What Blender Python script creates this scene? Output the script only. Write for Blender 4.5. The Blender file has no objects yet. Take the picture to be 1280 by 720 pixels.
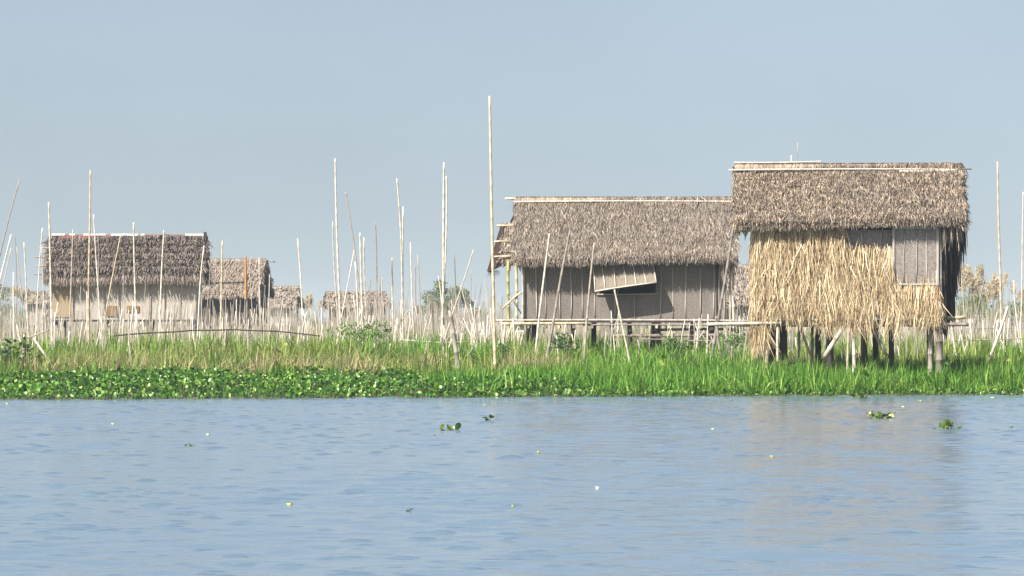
import bpy, math, random
import numpy as np
from mathutils import Vector, Matrix

random.seed(7)
RNG = np.random.default_rng(11)
SC = bpy.context.scene
COL = SC.collection
R = math.radians

# ------------------------------------------------------------------ camera model
F = 4800.0      # focal length in pixels of a 1280 wide frame
H = 1.5         # eye height above the water
HY = 405.0      # row of the horizon


def P(px, py, Y):
    return np.array([(px - 640.0) * Y / F, Y, H - (py - HY) * Y / F])


def px_of(x, y):
    return 640.0 + F * x / y


def sstep(a, b, v):
    t = np.clip((v - a) / (b - a), 0, 1)
    return t * t * (3 - 2 * t)


def edge_y(x):
    x = np.asarray(x, float)
    return 78.4 + 0.235 * np.clip(x, -60, 60) + 0.16 * np.sin(x * 1.7) + 0.10 * np.sin(x * 4.3 + 1.0) + 0.06 * np.sin(x * 9.1)


def gz(x, y):
    x = np.asarray(x, float); y = np.asarray(y, float)
    d = y - edge_y(x)
    return 0.02 + 0.10 * sstep(0, 6, d) + 0.26 * sstep(5, 24, d) + 0.04 * np.sin(x * 0.7 + y * 0.31) * sstep(2, 10, d)


def vnoise(x, y, s, seed=0):
    """smooth value noise in 0..1"""
    r = np.random.default_rng(seed)
    T = r.random((256, 256))
    u = np.asarray(x) / s + 1000.3; v = np.asarray(y) / s + 1000.7
    i = np.floor(u).astype(int); j = np.floor(v).astype(int)
    fu = u - i; fv = v - j
    fu = fu * fu * (3 - 2 * fu); fv = fv * fv * (3 - 2 * fv)
    g = lambda a, b: T[a & 255, b & 255]
    return (g(i, j) * (1 - fu) + g(i + 1, j) * fu) * (1 - fv) + (g(i, j + 1) * (1 - fu) + g(i + 1, j + 1) * fu) * fv


# ------------------------------------------------------------------ mesh builder
def unit(v):
    v = np.asarray(v, float)
    return v / np.maximum(np.linalg.norm(v, axis=-1, keepdims=True), 1e-9)


class MB:
    def __init__(self):
        self.v = []; self.n = 0; self.f = {}

    def add(self, V, faces, mi=0):
        V = np.asarray(V, float).reshape(-1, 3)
        Fa = np.asarray(faces, np.int64)
        self.f.setdefault((Fa.shape[1], mi), []).append(Fa + self.n)
        self.v.append(V); self.n += len(V)

    def add_more(self, faces, base, mi=0):
        Fa = np.asarray(faces, np.int64)
        self.f.setdefault((Fa.shape[1], mi), []).append(Fa + base)

    def box(self, c, s, rz=0.0, mi=0, M=None):
        c = np.asarray(c, float); h = np.asarray(s, float) / 2
        q = np.array([[-1, -1, -1], [1, -1, -1], [1, 1, -1], [-1, 1, -1], [-1, -1, 1], [1, -1, 1], [1, 1, 1], [-1, 1, 1]]) * h
        if M is not None:
            q = q @ np.array(M).T
        elif rz:
            ca, sa = math.cos(rz), math.sin(rz)
            q = np.stack([q[:, 0] * ca - q[:, 1] * sa, q[:, 0] * sa + q[:, 1] * ca, q[:, 2]], 1)
        self.add(q + c, [[0, 3, 2, 1], [4, 5, 6, 7], [0, 1, 5, 4], [1, 2, 6, 5], [2, 3, 7, 6], [3, 0, 4, 7]], mi)

    def slab(self, quad, t, mi=0):
        """a quad (4 points, counter clockwise from outside) given thickness t inwards"""
        q = np.asarray(quad, float)
        n = unit(np.cross(q[1] - q[0], q[3] - q[0]))
        V = np.vstack([q, q - n * t])
        self.add(V, [[0, 1, 2, 3], [7, 6, 5, 4], [0, 4, 5, 1], [1, 5, 6, 2], [2, 6, 7, 3], [3, 7, 4, 0]], mi)

    def tube(self, p0, p1, r0, r1=None, sides=6, node=0.0, bow=0.0, mi=0):
        """a pole from p0 to p1; node: spacing of bamboo joints; bow: sideways curve"""
        p0 = np.asarray(p0, float); p1 = np.asarray(p1, float)
        r1 = r0 if r1 is None else r1
        d = p1 - p0; L = np.linalg.norm(d); t = d / L
        a = np.array([1., 0, 0]) if abs(t[0]) < 0.9 else np.array([0, 1., 0])
        u = unit(np.cross(t, a)); w = np.cross(t, u)
        st = [(0.0, 1.0)]
        if node > 0:
            s = node * 0.6
            while s < L - 0.05:
                st += [((s - 0.02) / L, 1.0), (s / L, 1.22), ((s + 0.02) / L, 1.0)]
                s += node * (0.8 + 0.4 * random.random())
        else:
            st += [(k / 4, 1.0) for k in (1, 2, 3)]
        st.append((1.0, 1.0))
        ang = np.arange(sides) * 2 * math.pi / sides
        ring = np.cos(ang)[:, None] * u + np.sin(ang)[:, None] * w
        bdir = unit(u * random.uniform(-1, 1) + w * random.uniform(-1, 1))
        k2 = random.uniform(-1, 1)
        V = []
        for (s, m) in st:
            off = bow * (4 * s * (1 - s)) * bdir + bow * 0.5 * k2 * math.sin(2 * math.pi * s) * w
            V.append(p0 + d * s + off + ring * ((r0 + (r1 - r0) * s) * m))
        V = np.vstack(V); fs = []
        for k in range(len(st) - 1):
            for i in range(sides):
                j = (i + 1) % sides
                fs.append([k * sides + i, k * sides + j, (k + 1) * sides + j, (k + 1) * sides + i])
        b = self.n
        self.add(V, fs, mi)
        self.add_more([list(range(sides))[::-1]], b, mi)
        self.add_more([list(range(sides))], b + (len(st) - 1) * sides, mi)

    def blades(self, base, d, L, W, side, bend, mi=0, taper=1.0, root=1.0):
        """N leaf blades: base, direction, length, width, side vector, bend offset at the tip"""
        N = len(base)
        L = np.broadcast_to(np.asarray(L, float), (N,))[:, None]
        W = np.broadcast_to(np.asarray(W, float), (N,))[:, None]
        c1 = base + d * L * 0.5 + bend * 0.25
        c2 = base + d * L + bend
        h = side * W * 0.5
        V = np.stack([base - h * root, base + h * root, c1 - h, c1 + h, c2 - h * (1 - taper) , c2 + h * (1 - taper)], 1)
        if taper >= 1.0:
            V = V[:, :5]
            k = 5
        else:
            k = 6
        b = self.n
        self.v.append(V.reshape(-1, 3)); self.n += N * k
        o = b + np.arange(N)[:, None] * k
        self.f.setdefault((4, mi), []).append(o + np.array([[0, 1, 3, 2]]))
        if k == 5:
            self.f.setdefault((3, mi), []).append(o + np.array([[2, 3, 4]]))
        else:
            self.f.setdefault((4, mi), []).append(o + np.array([[2, 3, 5, 4]]))

    def mesh(self, name, mats, smooth=False):
        me = bpy.data.meshes.new(name)
        V = np.vstack(self.v)
        loops = []; sizes = []; mis = []
        for (k, mi), lst in self.f.items():
            A = np.vstack(lst)
            loops.append(A.ravel()); sizes.append(np.full(len(A), k)); mis.append(np.full(len(A), mi))
        loops = np.concatenate(loops); sizes = np.concatenate(sizes); mis = np.concatenate(mis)
        me.vertices.add(len(V)); me.vertices.foreach_set('co', V.astype(np.float32).ravel())
        me.loops.add(len(loops)); me.loops.foreach_set('vertex_index', loops.astype(np.int32))
        me.polygons.add(len(sizes))
        st = np.concatenate([[0], np.cumsum(sizes)[:-1]])
        me.polygons.foreach_set('loop_start', st.astype(np.int32))
        me.polygons.foreach_set('material_index', mis.astype(np.int32))
        me.polygons.foreach_set('use_smooth', np.full(len(sizes), bool(smooth)))
        me.update(calc_edges=True)
        me.validate()
        for m in (mats if isinstance(mats, (list, tuple)) else [mats]):
            me.materials.append(m)
        return me

    def build(self, name, mats, parent=None, label=None, smooth=False, loc=None):
        o = bpy.data.objects.new(name, self.mesh(name, mats, smooth))
        COL.objects.link(o)
        if parent is not None:
            o.parent = parent
        if label:
            o['label'] = label
        if loc is not None:
            o.location = loc
        return o


def thing(name, label, cat, loc=(0, 0, 0), rz=0.0, group=None):
    o = bpy.data.objects.new(name, None); COL.objects.link(o)
    o.location = loc; o.rotation_euler = (0, 0, rz)
    return tag(o, label, cat, group)


def tag(o, label, cat, group=None, kind=None):
    o['label'] = label; o['category'] = cat
    if group: o['group'] = group
    if kind: o['kind'] = kind
    return o


# ------------------------------------------------------------------ materials
class NT:
    def __init__(self, name):
        self.m = bpy.data.materials.new(name); self.m.use_nodes = True
        self.t = self.m.node_tree
        self.b = self.t.nodes['Principled BSDF']; self.out = self.t.nodes['Material Output']

    def n(self, typ, **kw):
        nd = self.t.nodes.new(typ)
        for k, v in kw.items():
            setattr(nd, k, v)
        return nd

    def l(self, a, b):
        self.t.links.new(a, b)

    def ramp(self, src, stops):
        r = self.n('ShaderNodeValToRGB')
        e = r.color_ramp.elements
        while len(e) < len(stops): e.new(0.5)
        for k, (p, c) in enumerate(stops):
            e[k].position = p; e[k].color = (*c, 1)
        self.l(src, r.inputs['Fac'])
        return r.outputs['Color']

    def mix(self, fac, a, b, mode='MIX'):
        m = self.n('ShaderNodeMix', data_type='RGBA', blend_type=mode)
        for s, v in ((m.inputs[0], fac), (m.inputs[6], a), (m.inputs[7], b)):
            if isinstance(v, (int, float)): s.default_value = v
            elif isinstance(v, (tuple, list)): s.default_value = (*v, 1)
            else: self.l(v, s)
        return m.outputs[2]

    def noise(self, scale, detail=3, rough=0.6, coord='Object', mapping=None, vec=None):
        tc = self.n('ShaderNodeTexCoord')
        src = vec if vec is not None else tc.outputs[coord]
        if mapping:
            mp = self.n('ShaderNodeMapping'); mp.inputs['Scale'].default_value = mapping
            self.l(src, mp.inputs['Vector']); src = mp.outputs['Vector']
        nz = self.n('ShaderNodeTexNoise')
        nz.inputs['Scale'].default_value = scale; nz.inputs['Detail'].default_value = detail; nz.inputs['Roughness'].default_value = rough
        self.l(src, nz.inputs['Vector'])
        return nz.outputs['Fac']

    def island(self):
        return self.n('ShaderNodeNewGeometry').outputs['Random Per Island']

    def finish(self, col, rough=0.8, spec=0.2, trans=0.0, bump=None, bdist=0.01, bstr=1.0):
        self.l(col, self.b.inputs['Base Color'])
        self.b.inputs['Roughness'].default_value = rough
        self.b.inputs['Specular IOR Level'].default_value = spec
        if bump is not None:
            bm = self.n('ShaderNodeBump'); bm.inputs['Distance'].default_value = bdist; bm.inputs['Strength'].default_value = bstr
            self.l(bump, bm.inputs['Height']); self.l(bm.outputs['Normal'], self.b.inputs['Normal'])
        if trans:
            tr = self.n('ShaderNodeBsdfTranslucent'); self.l(col, tr.inputs['Color'])
            mx = self.n('ShaderNodeMixShader'); mx.inputs[0].default_value = trans
            self.l(self.b.outputs[0], mx.inputs[1]); self.l(tr.outputs[0], mx.inputs[2]); self.l(mx.outputs[0], self.out.inputs['Surface'])
        return self.m


def blade_mat(name, stops, patch=None, pscale=0.6, pamt=0.6, rough=0.75, spec=0.25, trans=0.25, lo=0.35, hi=0.65, pmap=None, spots=None):
    """colour varies per blade; a second colour set comes in broad patches"""
    k = NT(name)
    isl = k.island()
    c = k.ramp(isl, stops)
    if patch:
        c2 = k.ramp(isl, patch)
        nz = k.noise(pscale, 3, 0.6, mapping=pmap)
        f = k.ramp(nz, [(lo, (0, 0, 0)), (hi, (1, 1, 1))])
        m = k.n('ShaderNodeMath', operation='MULTIPLY'); k.l(f, m.inputs[0]); m.inputs[1].default_value = pamt
        c = k.mix(m.outputs[0], c, c2)
    if spots:
        f = k.ramp(k.noise(3.2, 3, 0.65, mapping=(0.8, 1.6, 1.9)), [(0.56, (0, 0, 0)), (0.68, (1, 1, 1))])
        m = k.n('ShaderNodeMath', operation='MULTIPLY'); k.l(f, m.inputs[0]); m.inputs[1].default_value = 0.7
        c = k.mix(m.outputs[0], c, spots)
    return k.finish(c, rough, spec, trans)


def bamboo_mat(name, stops, stain=(0.16, 0.14, 0.12), samt=0.45):
    k = NT(name)
    oi = k.n('ShaderNodeObjectInfo').outputs['Random']
    c = k.ramp(oi, stops)
    nz = k.noise(2.2, 4, 0.65, mapping=(3, 3, 0.7))
    f = k.ramp(nz, [(0.45, (0, 0, 0)), (0.72, (1, 1, 1))])
    m = k.n('ShaderNodeMath', operation='MULTIPLY'); k.l(f, m.inputs[0]); m.inputs[1].default_value = samt
    c = k.mix(m.outputs[0], c, stain)
    return k.finish(c, 0.55, 0.35)


def mat_weave(name, a, b, scale=9.0, stain=(0.2, 0.16, 0.13)):
    """herringbone bamboo matting"""
    k = NT(name)
    tc = k.n('ShaderNodeTexCoord')
    waves = []
    for s in (1, -1):
        mp = k.n('ShaderNodeMapping'); mp.inputs['Rotation'].default_value = (0, R(45 * s), 0)
        k.l(tc.outputs['Object'], mp.inputs['Vector'])
        w = k.n('ShaderNodeTexWave', wave_type='BANDS', bands_direction='X'); w.inputs['Scale'].default_value = scale
        w.inputs['Distortion'].default_value = 1.2; w.inputs['Detail'].default_value = 2
        k.l(mp.outputs['Vector'], w.inputs['Vector']); waves.append(w.outputs['Fac'])
    mp = k.n('ShaderNodeMapping'); mp.inputs['Scale'].default_value = (1, 0.0, 0.0)
    k.l(tc.outputs['Object'], mp.inputs['Vector'])
    ch = k.n('ShaderNodeTexWave', wave_type='BANDS', bands_direction='X', wave_profile='TRI'); ch.inputs['Scale'].default_value = 1.2
    k.l(mp.outputs['Vector'], ch.inputs['Vector'])
    fsel = k.ramp(ch.outputs['Fac'], [(0.48, (0, 0, 0)), (0.52, (1, 1, 1))])
    mm = k.n('ShaderNodeMix', data_type='FLOAT'); k.l(fsel, mm.inputs[0]); k.l(waves[0], mm.inputs[2]); k.l(waves[1], mm.inputs[3])
    h = mm.outputs[0]
    c = k.ramp(h, [(0.1, b), (0.8, a)])
    nz = k.noise(1.6, 4, 0.7, mapping=(1.2, 1, 0.6))
    f = k.ramp(nz, [(0.42, (0, 0, 0)), (0.66, (1, 1, 1))])
    m = k.n('ShaderNodeMath', operation='MULTIPLY'); k.l(f, m.inputs[0]); m.inputs[1].default_value = 0.8
    c = k.mix(m.outputs[0], c, stain)
    st = k.ramp(k.noise(1.0, 6, 0.75, mapping=(17.0, 1, 0.9)), [(0.36, (1, 1, 1)), (0.68, (0.50, 0.47, 0.44))])
    c = k.mix(0.8, c, st, 'MULTIPLY')
    fine = k.noise(19, 4, 0.75)
    c = k.mix(0.36, c, k.ramp(fine, [(0.3, tuple(v * 0.35 for v in b)), (0.72, tuple(min(v * 1.7, 0.6) for v in a))]))
    return k.finish(c, 0.75, 0.15, bump=h, bdist=0.003)


def mat_plain(name, c1, c2, scale=6, rough=0.8, mapping=None, spec=0.2):
    k = NT(name)
    c = k.ramp(k.noise(scale, 4, 0.65, mapping=mapping), [(0.3, c1), (0.7, c2)])
    return k.finish(c, rough, spec, bump=k.noise(scale * 3, 3), bdist=0.01)


M = {}
M['roof_near'] = blade_mat('weathered_thatch', [(0.0, (0.049, 0.035, 0.025)), (0.35, (0.232, 0.181, 0.136)), (0.75, (0.343, 0.277, 0.209)), (1.0, (0.647, 0.532, 0.397))],
                           [(0.0, (0.038, 0.031, 0.024)), (0.5, (0.204, 0.172, 0.140)), (1.0, (0.497, 0.427, 0.345))], 1.1, 0.8, pmap=(0.7, 2.6, 3.0), spots=(0.101, 0.071, 0.050))
M['roof_mid'] = blade_mat('grey_thatch', [(0.0, (0.063, 0.049, 0.040)), (0.4, (0.240, 0.195, 0.156)), (0.8, (0.330, 0.280, 0.228)), (1.0, (0.603, 0.520, 0.416))],
                          [(0.0, (0.049, 0.040, 0.032)), (0.5, (0.205, 0.174, 0.147)), (1.0, (0.416, 0.358, 0.299))], 0.9, 0.8, pmap=(0.582, 2.134, 2.425), spots=(0.131, 0.087, 0.066))
M['roof_far'] = blade_mat('dark_thatch', [(0.0, (0.074, 0.057, 0.048)), (0.5, (0.192, 0.156, 0.130)), (1.0, (0.343, 0.286, 0.235))],
                          [(0.0, (0.066, 0.052, 0.043)), (1.0, (0.269, 0.228, 0.200))], 0.6, 0.7, pmap=(0.540, 2.808, 3.240), spots=(0.065, 0.049, 0.043))
M['roof_tan'] = blade_mat('tan_thatch', [(0.0, (0.191, 0.152, 0.120)), (0.5, (0.300, 0.247, 0.196)), (1.0, (0.423, 0.351, 0.282))],
                          [(0.0, (0.170, 0.140, 0.120)), (1.0, (0.321, 0.282, 0.242))], 0.6, 0.7, pmap=(0.5, 2.0, 2.4))
M['cap'] = blade_mat('ridge_thatch', [(0.0, (0.201, 0.155, 0.116)), (0.5, (0.311, 0.252, 0.193)), (1.0, (0.402, 0.342, 0.263))], rough=0.8)
M['straw'] = blade_mat('dry_straw', [(0.0, (0.178, 0.120, 0.069)), (0.25, (0.444, 0.335, 0.194)), (0.6, (0.653, 0.527, 0.328)), (0.85, (0.772, 0.656, 0.448)), (1.0, (0.846, 0.767, 0.587))],
                       [(0.0, (0.202, 0.138, 0.078)), (0.5, (0.497, 0.377, 0.229)), (1.0, (0.728, 0.602, 0.402))], 1.4, 0.7, rough=0.6, spec=0.3, spots=(0.220, 0.143, 0.078))
M['shade_straw'] = blade_mat('shade_dark_straw', [(0.0, (0.025, 0.020, 0.015)), (0.6, (0.059, 0.049, 0.038)), (1.0, (0.105, 0.087, 0.070))], trans=0.05)  # straw with the end wall's shade put into its colour
M['weave_mid'] = mat_weave('woven_wall', (0.204, 0.181, 0.164), (0.148, 0.129, 0.116), 5.0, (0.117, 0.099, 0.087))
M['weave_shutter'] = mat_weave('woven_shutter', (0.282, 0.252, 0.228), (0.162, 0.142, 0.126), 7, (0.144, 0.122, 0.108))
M['weave_flap'] = mat_weave('woven_flap', (0.226, 0.196, 0.158), (0.162, 0.136, 0.108), 14, (0.133, 0.113, 0.089))
M['weave_far'] = mat_weave('woven_far_wall', (0.472, 0.414, 0.344), (0.402, 0.349, 0.288), 5, (0.410, 0.349, 0.279))
M['batten'] = bamboo_mat('split_bamboo', [(0.0, (0.282, 0.251, 0.220)), (1.0, (0.431, 0.392, 0.345))])
M['bleached'] = bamboo_mat('bleached_bamboo', [(0.0, (0.370, 0.328, 0.268)), (0.5, (0.454, 0.412, 0.344)), (1.0, (0.538, 0.487, 0.420))], (0.226, 0.197, 0.163), 0.55)
M['golden'] = bamboo_mat('golden_bamboo', [(0.0, (0.391, 0.326, 0.210)), (1.0, (0.463, 0.398, 0.268))], (0.289, 0.232, 0.145), 0.5)
M['orange'] = bamboo_mat('orange_bamboo', [(0.0, (0.380, 0.198, 0.061)), (1.0, (0.410, 0.220, 0.076))], (0.289, 0.152, 0.053), 0.3)
M['green'] = bamboo_mat('fresh_bamboo', [(0.0, (0.231, 0.252, 0.084)), (1.0, (0.294, 0.294, 0.112))], (0.294, 0.252, 0.112), 0.6)
M['greyed'] = bamboo_mat('grey_bamboo', [(0.0, (0.171, 0.148, 0.129)), (0.5, (0.233, 0.206, 0.179)), (1.0, (0.296, 0.260, 0.226))], (0.093, 0.077, 0.070), 0.5)
M['stake'] = bamboo_mat('stake_cane', [(0.0, (0.286, 0.249, 0.205)), (0.3, (0.400, 0.352, 0.295)), (0.7, (0.515, 0.458, 0.391)), (1.0, (0.629, 0.572, 0.495))], (0.229, 0.190, 0.157), 0.45)
M['stakefar'] = blade_mat('far_cane', [(0.0, (0.329, 0.286, 0.230)), (0.5, (0.492, 0.438, 0.361)), (1.0, (0.678, 0.613, 0.526))], trans=0.0)
M['darkwood'] = mat_plain('dark_timber', (0.021, 0.017, 0.014), (0.059, 0.049, 0.041), 5, mapping=(4, 4, 0.6))
M['greywood'] = mat_plain('grey_timber', (0.112, 0.095, 0.081), (0.252, 0.217, 0.185), 5, mapping=(4, 4, 0.6))
M['dark'] = mat_plain('dark_matting', (0.035, 0.029, 0.025), (0.070, 0.059, 0.049), 5)
M['shade_brown'] = mat_plain('dark_brown_shade', (0.020, 0.011, 0.009), (0.042, 0.025, 0.020), 5)  # shade worked into the colour, for the gable end and hut interior
M['shade_blue'] = mat_plain('blue_black_shade', (0.025, 0.028, 0.038), (0.049, 0.052, 0.063), 3)  # shadow tone for the low hut's right end
M['under'] = mat_plain('thatch_core', (0.060, 0.045, 0.033), (0.120, 0.096, 0.072), 8)
M['white_sheet'] = mat_plain('white_sheet', (0.346, 0.341, 0.329), (0.462, 0.456, 0.445), 3, 0.5)
M['red_sheet'] = mat_plain('rusty_red_sheet', (0.120, 0.048, 0.035), (0.180, 0.079, 0.057), 4, 0.6)
M['orangeboard'] = mat_plain('orange_board', (0.174, 0.102, 0.045), (0.211, 0.136, 0.072), 3)
M['ochre_mat'] = mat_plain('ochre_matting', (0.247, 0.188, 0.109), (0.307, 0.242, 0.154), 5, mapping=(4, 4, 1))


# ------------------------------------------------------------------ render, world, sun, camera
SC.render.engine = 'CYCLES'
SC.view_settings.view_transform = 'Standard'; SC.view_settings.look = 'None'
SC.view_settings.exposure = 1.17; SC.view_settings.gamma = 1
SC.cycles.use_denoising = True
SC.cycles.max_bounces = 6; SC.cycles.diffuse_bounces = 3; SC.cycles.transparent_max_bounces = 4; SC.cycles.volume_bounces = 1

SUN = Vector((-0.88, -1.0, 1.32)).normalized()
el = math.asin(SUN.z); az = math.atan2(SUN.x, SUN.y)
w = bpy.data.worlds.new('World'); SC.world = w; w.use_nodes = True
nt = w.node_tree; bg = nt.nodes['Background']
sky = nt.nodes.new('ShaderNodeTexSky'); sky.sky_type = 'NISHITA'; sky.sun_disc = False
sky.sun_elevation = el; sky.sun_rotation = az; sky.air_density = 1.0; sky.dust_density = 2.5; sky.ozone_density = 0.5; sky.altitude = 0
tc = nt.nodes.new('ShaderNodeTexCoord'); va = nt.nodes.new('ShaderNodeVectorMath'); va.operation = 'ADD'; va.inputs[1].default_value = (0, 0, 0.10)
vn = nt.nodes.new('ShaderNodeVectorMath'); vn.operation = 'NORMALIZE'
vs = nt.nodes.new('ShaderNodeVectorMath'); vs.operation = 'MULTIPLY'; vs.inputs[1].default_value = (1, 1, 0.55); nt.links.new(tc.outputs['Generated'], vs.inputs[0]); nt.links.new(vs.outputs[0], va.inputs[0]); nt.links.new(va.outputs[0], vn.inputs[0]); nt.links.new(vn.outputs[0], sky.inputs['Vector'])
tm = nt.nodes.new('ShaderNodeMix'); tm.data_type = 'RGBA'; tm.blend_type = 'MULTIPLY'; tm.inputs[0].default_value = 1.0; tm.inputs[7].default_value = (1.07, 0.98, 0.95, 1)
nt.links.new(sky.outputs['Color'], tm.inputs[6])
cn = nt.nodes.new('ShaderNodeTexNoise'); cn.inputs['Scale'].default_value = 9.0; cn.inputs['Detail'].default_value = 4
cm = nt.nodes.new('ShaderNodeMapping'); cm.inputs['Scale'].default_value = (1, 1, 2.2); nt.links.new(tc.outputs['Generated'], cm.inputs['Vector']); nt.links.new(cm.outputs[0], cn.inputs['Vector'])
cr = nt.nodes.new('ShaderNodeMapRange'); cr.inputs[1].default_value = 0.3; cr.inputs[2].default_value = 0.7; cr.inputs[3].default_value = 0.96; cr.inputs[4].default_value = 1.04
nt.links.new(cn.outputs['Fac'], cr.inputs[0])
vm = nt.nodes.new('ShaderNodeVectorMath'); vm.operation = 'SCALE'; nt.links.new(tm.outputs[2], vm.inputs[0]); nt.links.new(cr.outputs[0], vm.inputs['Scale'])
nt.links.new(vm.outputs[0], bg.inputs['Color']); bg.inputs['Strength'].default_value = 0.065

sd = bpy.data.lights.new('sun', 'SUN'); sd.energy = 5.0; sd.angle = R(0.55); sd.color = (1.0, 0.95, 0.86)
so = bpy.data.objects.new('sun', sd); COL.objects.link(so); so.rotation_euler = SUN.to_track_quat('Z', 'Y').to_euler(); so.location = (-40, -40, 60)

cd = bpy.data.cameras.new('camera'); cam = bpy.data.objects.new('camera', cd); COL.objects.link(cam)
cam.location = (0, 0, H); cam.rotation_euler = (R(90), 0, 0)
cd.sensor_width = 36; cd.lens = 36 * F / 1280; cd.shift_y = (HY - 360) / 1280; cd.clip_start = 0.5; cd.clip_end = 6000
SC.camera = cam

# haze: the humid air over the lake
mb = MB(); mb.box((0, 660, 4.5), (700, 1440, 12.0))
hz = NT('haze_air'); hz.t.nodes.remove(hz.b)
pv = hz.n('ShaderNodeVolumePrincipled'); pv.inputs['Color'].default_value = (0.76, 0.87, 1.0, 1); pv.inputs['Density'].default_value = 0.00026; pv.inputs['Anisotropy'].default_value = 0.0
hz.l(pv.outputs[0], hz.out.inputs['Volume'])
ho = mb.build('haze', hz.m); ho['kind'] = 'stuff'; ho['label'] = 'pale humid haze over the lake and gardens'; ho['category'] = 'haze'

# ------------------------------------------------------------------ water and ground
k = NT('lake_water')
WAVE = 0.043
k.b.inputs['Base Color'].default_value = (0.098, 0.148, 0.195, 1); k.b.inputs['Roughness'].default_value = 0.13; k.b.inputs['IOR'].default_value = 1.333
n2 = k.noise(1.0, 4, 0.65, mapping=(3.0, 7.0, 1))
bp = k.n('ShaderNodeBump'); bp.inputs['Distance'].default_value = 0.006; bp.inputs['Strength'].default_value = 1.0
k.l(n2, bp.inputs['Height']); k.l(bp.outputs['Normal'], k.b.inputs['Normal'])
mb = MB()
# real wavelets: many low crests, mostly running across the view, stronger in gusty patches
yw = np.concatenate([np.arange(1.5, 20, 0.09), np.arange(20, 36, 0.028), np.arange(36, 88, 0.062)]); uw = np.linspace(-1, 1, 660)
UW, YW = np.meshgrid(uw, yw); XW = (0.36 * UW + 0.64 * UW * np.abs(UW) ** 2.2) * (YW * 0.22 + 15.0)
ZW = np.zeros_like(XW); NW = 56
for _ in range(NW):
    lam = 0.24 * (6.0 ** RNG.random()); kk = 2 * math.pi / lam; th = RNG.normal(0.12, 0.55)
    ph = kk * (np.cos(th) * YW + np.sin(th) * XW) + RNG.uniform(0, 6.28)
    cs = np.cos(ph)
    ZW += WAVE * math.sqrt(2 / NW) / kk * (cs + 0.25 * np.cos(2 * ph))
gust = 0.55 + 0.9 * vnoise(XW, YW * 0.45, 2.6, 31) * vnoise(XW, YW * 0.7, 0.9, 32) * 1.8
ZW *= gust
GW = np.zeros_like(XW)
for _ in range(40):
    lam = RNG.uniform(0.075, 0.21); kk = 2 * math.pi / lam; th = RNG.normal(0.05, 0.24)
    GW += math.sqrt(2 / 40) * np.cos(kk * (np.cos(th) * YW + np.sin(th) * XW) + RNG.uniform(0, 6.28))
ZW += 0.0074 * np.maximum(0, GW - 1.7) ** 1.15 * (0.6 + 0.8 * vnoise(XW, YW * 0.5, 1.6, 33)) * (0.6 + YW / 60)
# the wavelets die out towards the rim of the fine mesh, where calm outer water joins on
ZW *= (1 - sstep(0.93, 1.0, np.abs(UW))) * sstep(1.5, 3.0, YW) * (1 - sstep(86, 88, YW))
nu, nv = len(uw), len(yw)
ii = (np.arange(nv - 1)[:, None] * nu + np.arange(nu - 1)[None, :]).ravel()
mb.add(np.stack([XW.ravel(), YW.ravel(), ZW.ravel()], 1), np.stack([ii, ii + 1, ii + nu + 1, ii + nu], 1))
ya, yb = float(yw[0]), float(yw[-1]); xa0, xb0 = float(XW[0, -1]), float(XW[-1, -1])
mb.add([[-300, -30, 0], [300, -30, 0], [300, ya, 0], [xa0, ya, 0], [-xa0, ya, 0], [-300, ya, 0], [300, yb, 0], [xb0, yb, 0], [-xb0, yb, 0], [-300, yb, 0], [300, 1300, 0], [-300, 1300, 0]],
       [[0, 1, 2, 5], [3, 2, 6, 7], [5, 4, 8, 9], [9, 6, 10, 11]])
o = mb.build('water', k.m, smooth=True); tag(o, 'blue grey rippled lake water', 'water', kind='structure')

# marsh ground: one sheet from the bank to the horizon
xs = np.concatenate([np.linspace(-300, -30, 12), np.linspace(-29, 29, 160), np.linspace(30, 300, 12)])
ts = np.concatenate([np.linspace(0, 40, 90), np.linspace(42, 200, 30), np.linspace(220, 1215, 20)])
X, T = np.meshgrid(xs, ts)
Y = edge_y(X) + T
Z = gz(X, Y); Z[0, :] = -0.25
V = np.stack([X.ravel(), Y.ravel(), Z.ravel()], 1)
nx, ny = len(xs), len(ts)
ii = (np.arange(ny - 1)[:, None] * nx + np.arange(nx - 1)[None, :]).ravel()
mb = MB(); mb.add(V, np.stack([ii, ii + 1, ii + nx + 1, ii + nx], 1))
k = NT('marsh_soil')
c = k.ramp(k.noise(0.8, 5, 0.7), [(0.3, (0.035, 0.045, 0.018)), (0.55, (0.09, 0.085, 0.04)), (0.8, (0.16, 0.13, 0.08))])
o = mb.build('ground', k.finish(c, 0.95, 0.1), smooth=True); tag(o, 'low marshy bank and floating garden ground', 'ground', kind='structure')


# ------------------------------------------------------------------ vegetation that nobody could count
def scatter(n, pxa, pxb, y0, y1, rel=False):
    """random ground points in a wedge of the land (rel: y measured from the water's edge)"""
    y = np.sqrt(RNG.uniform(y0 ** 2, y1 ** 2, n)) if not rel else RNG.uniform(y0, y1, n)
    px = RNG.uniform(pxa, pxb, n)
    if rel:
        yy = 80 + y
        x = (px - 640) * yy / F
        yy = edge_y(x) + y
        x = (px - 640) * yy / F
        return x, yy
    return (px - 640) * y / F, y


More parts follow.
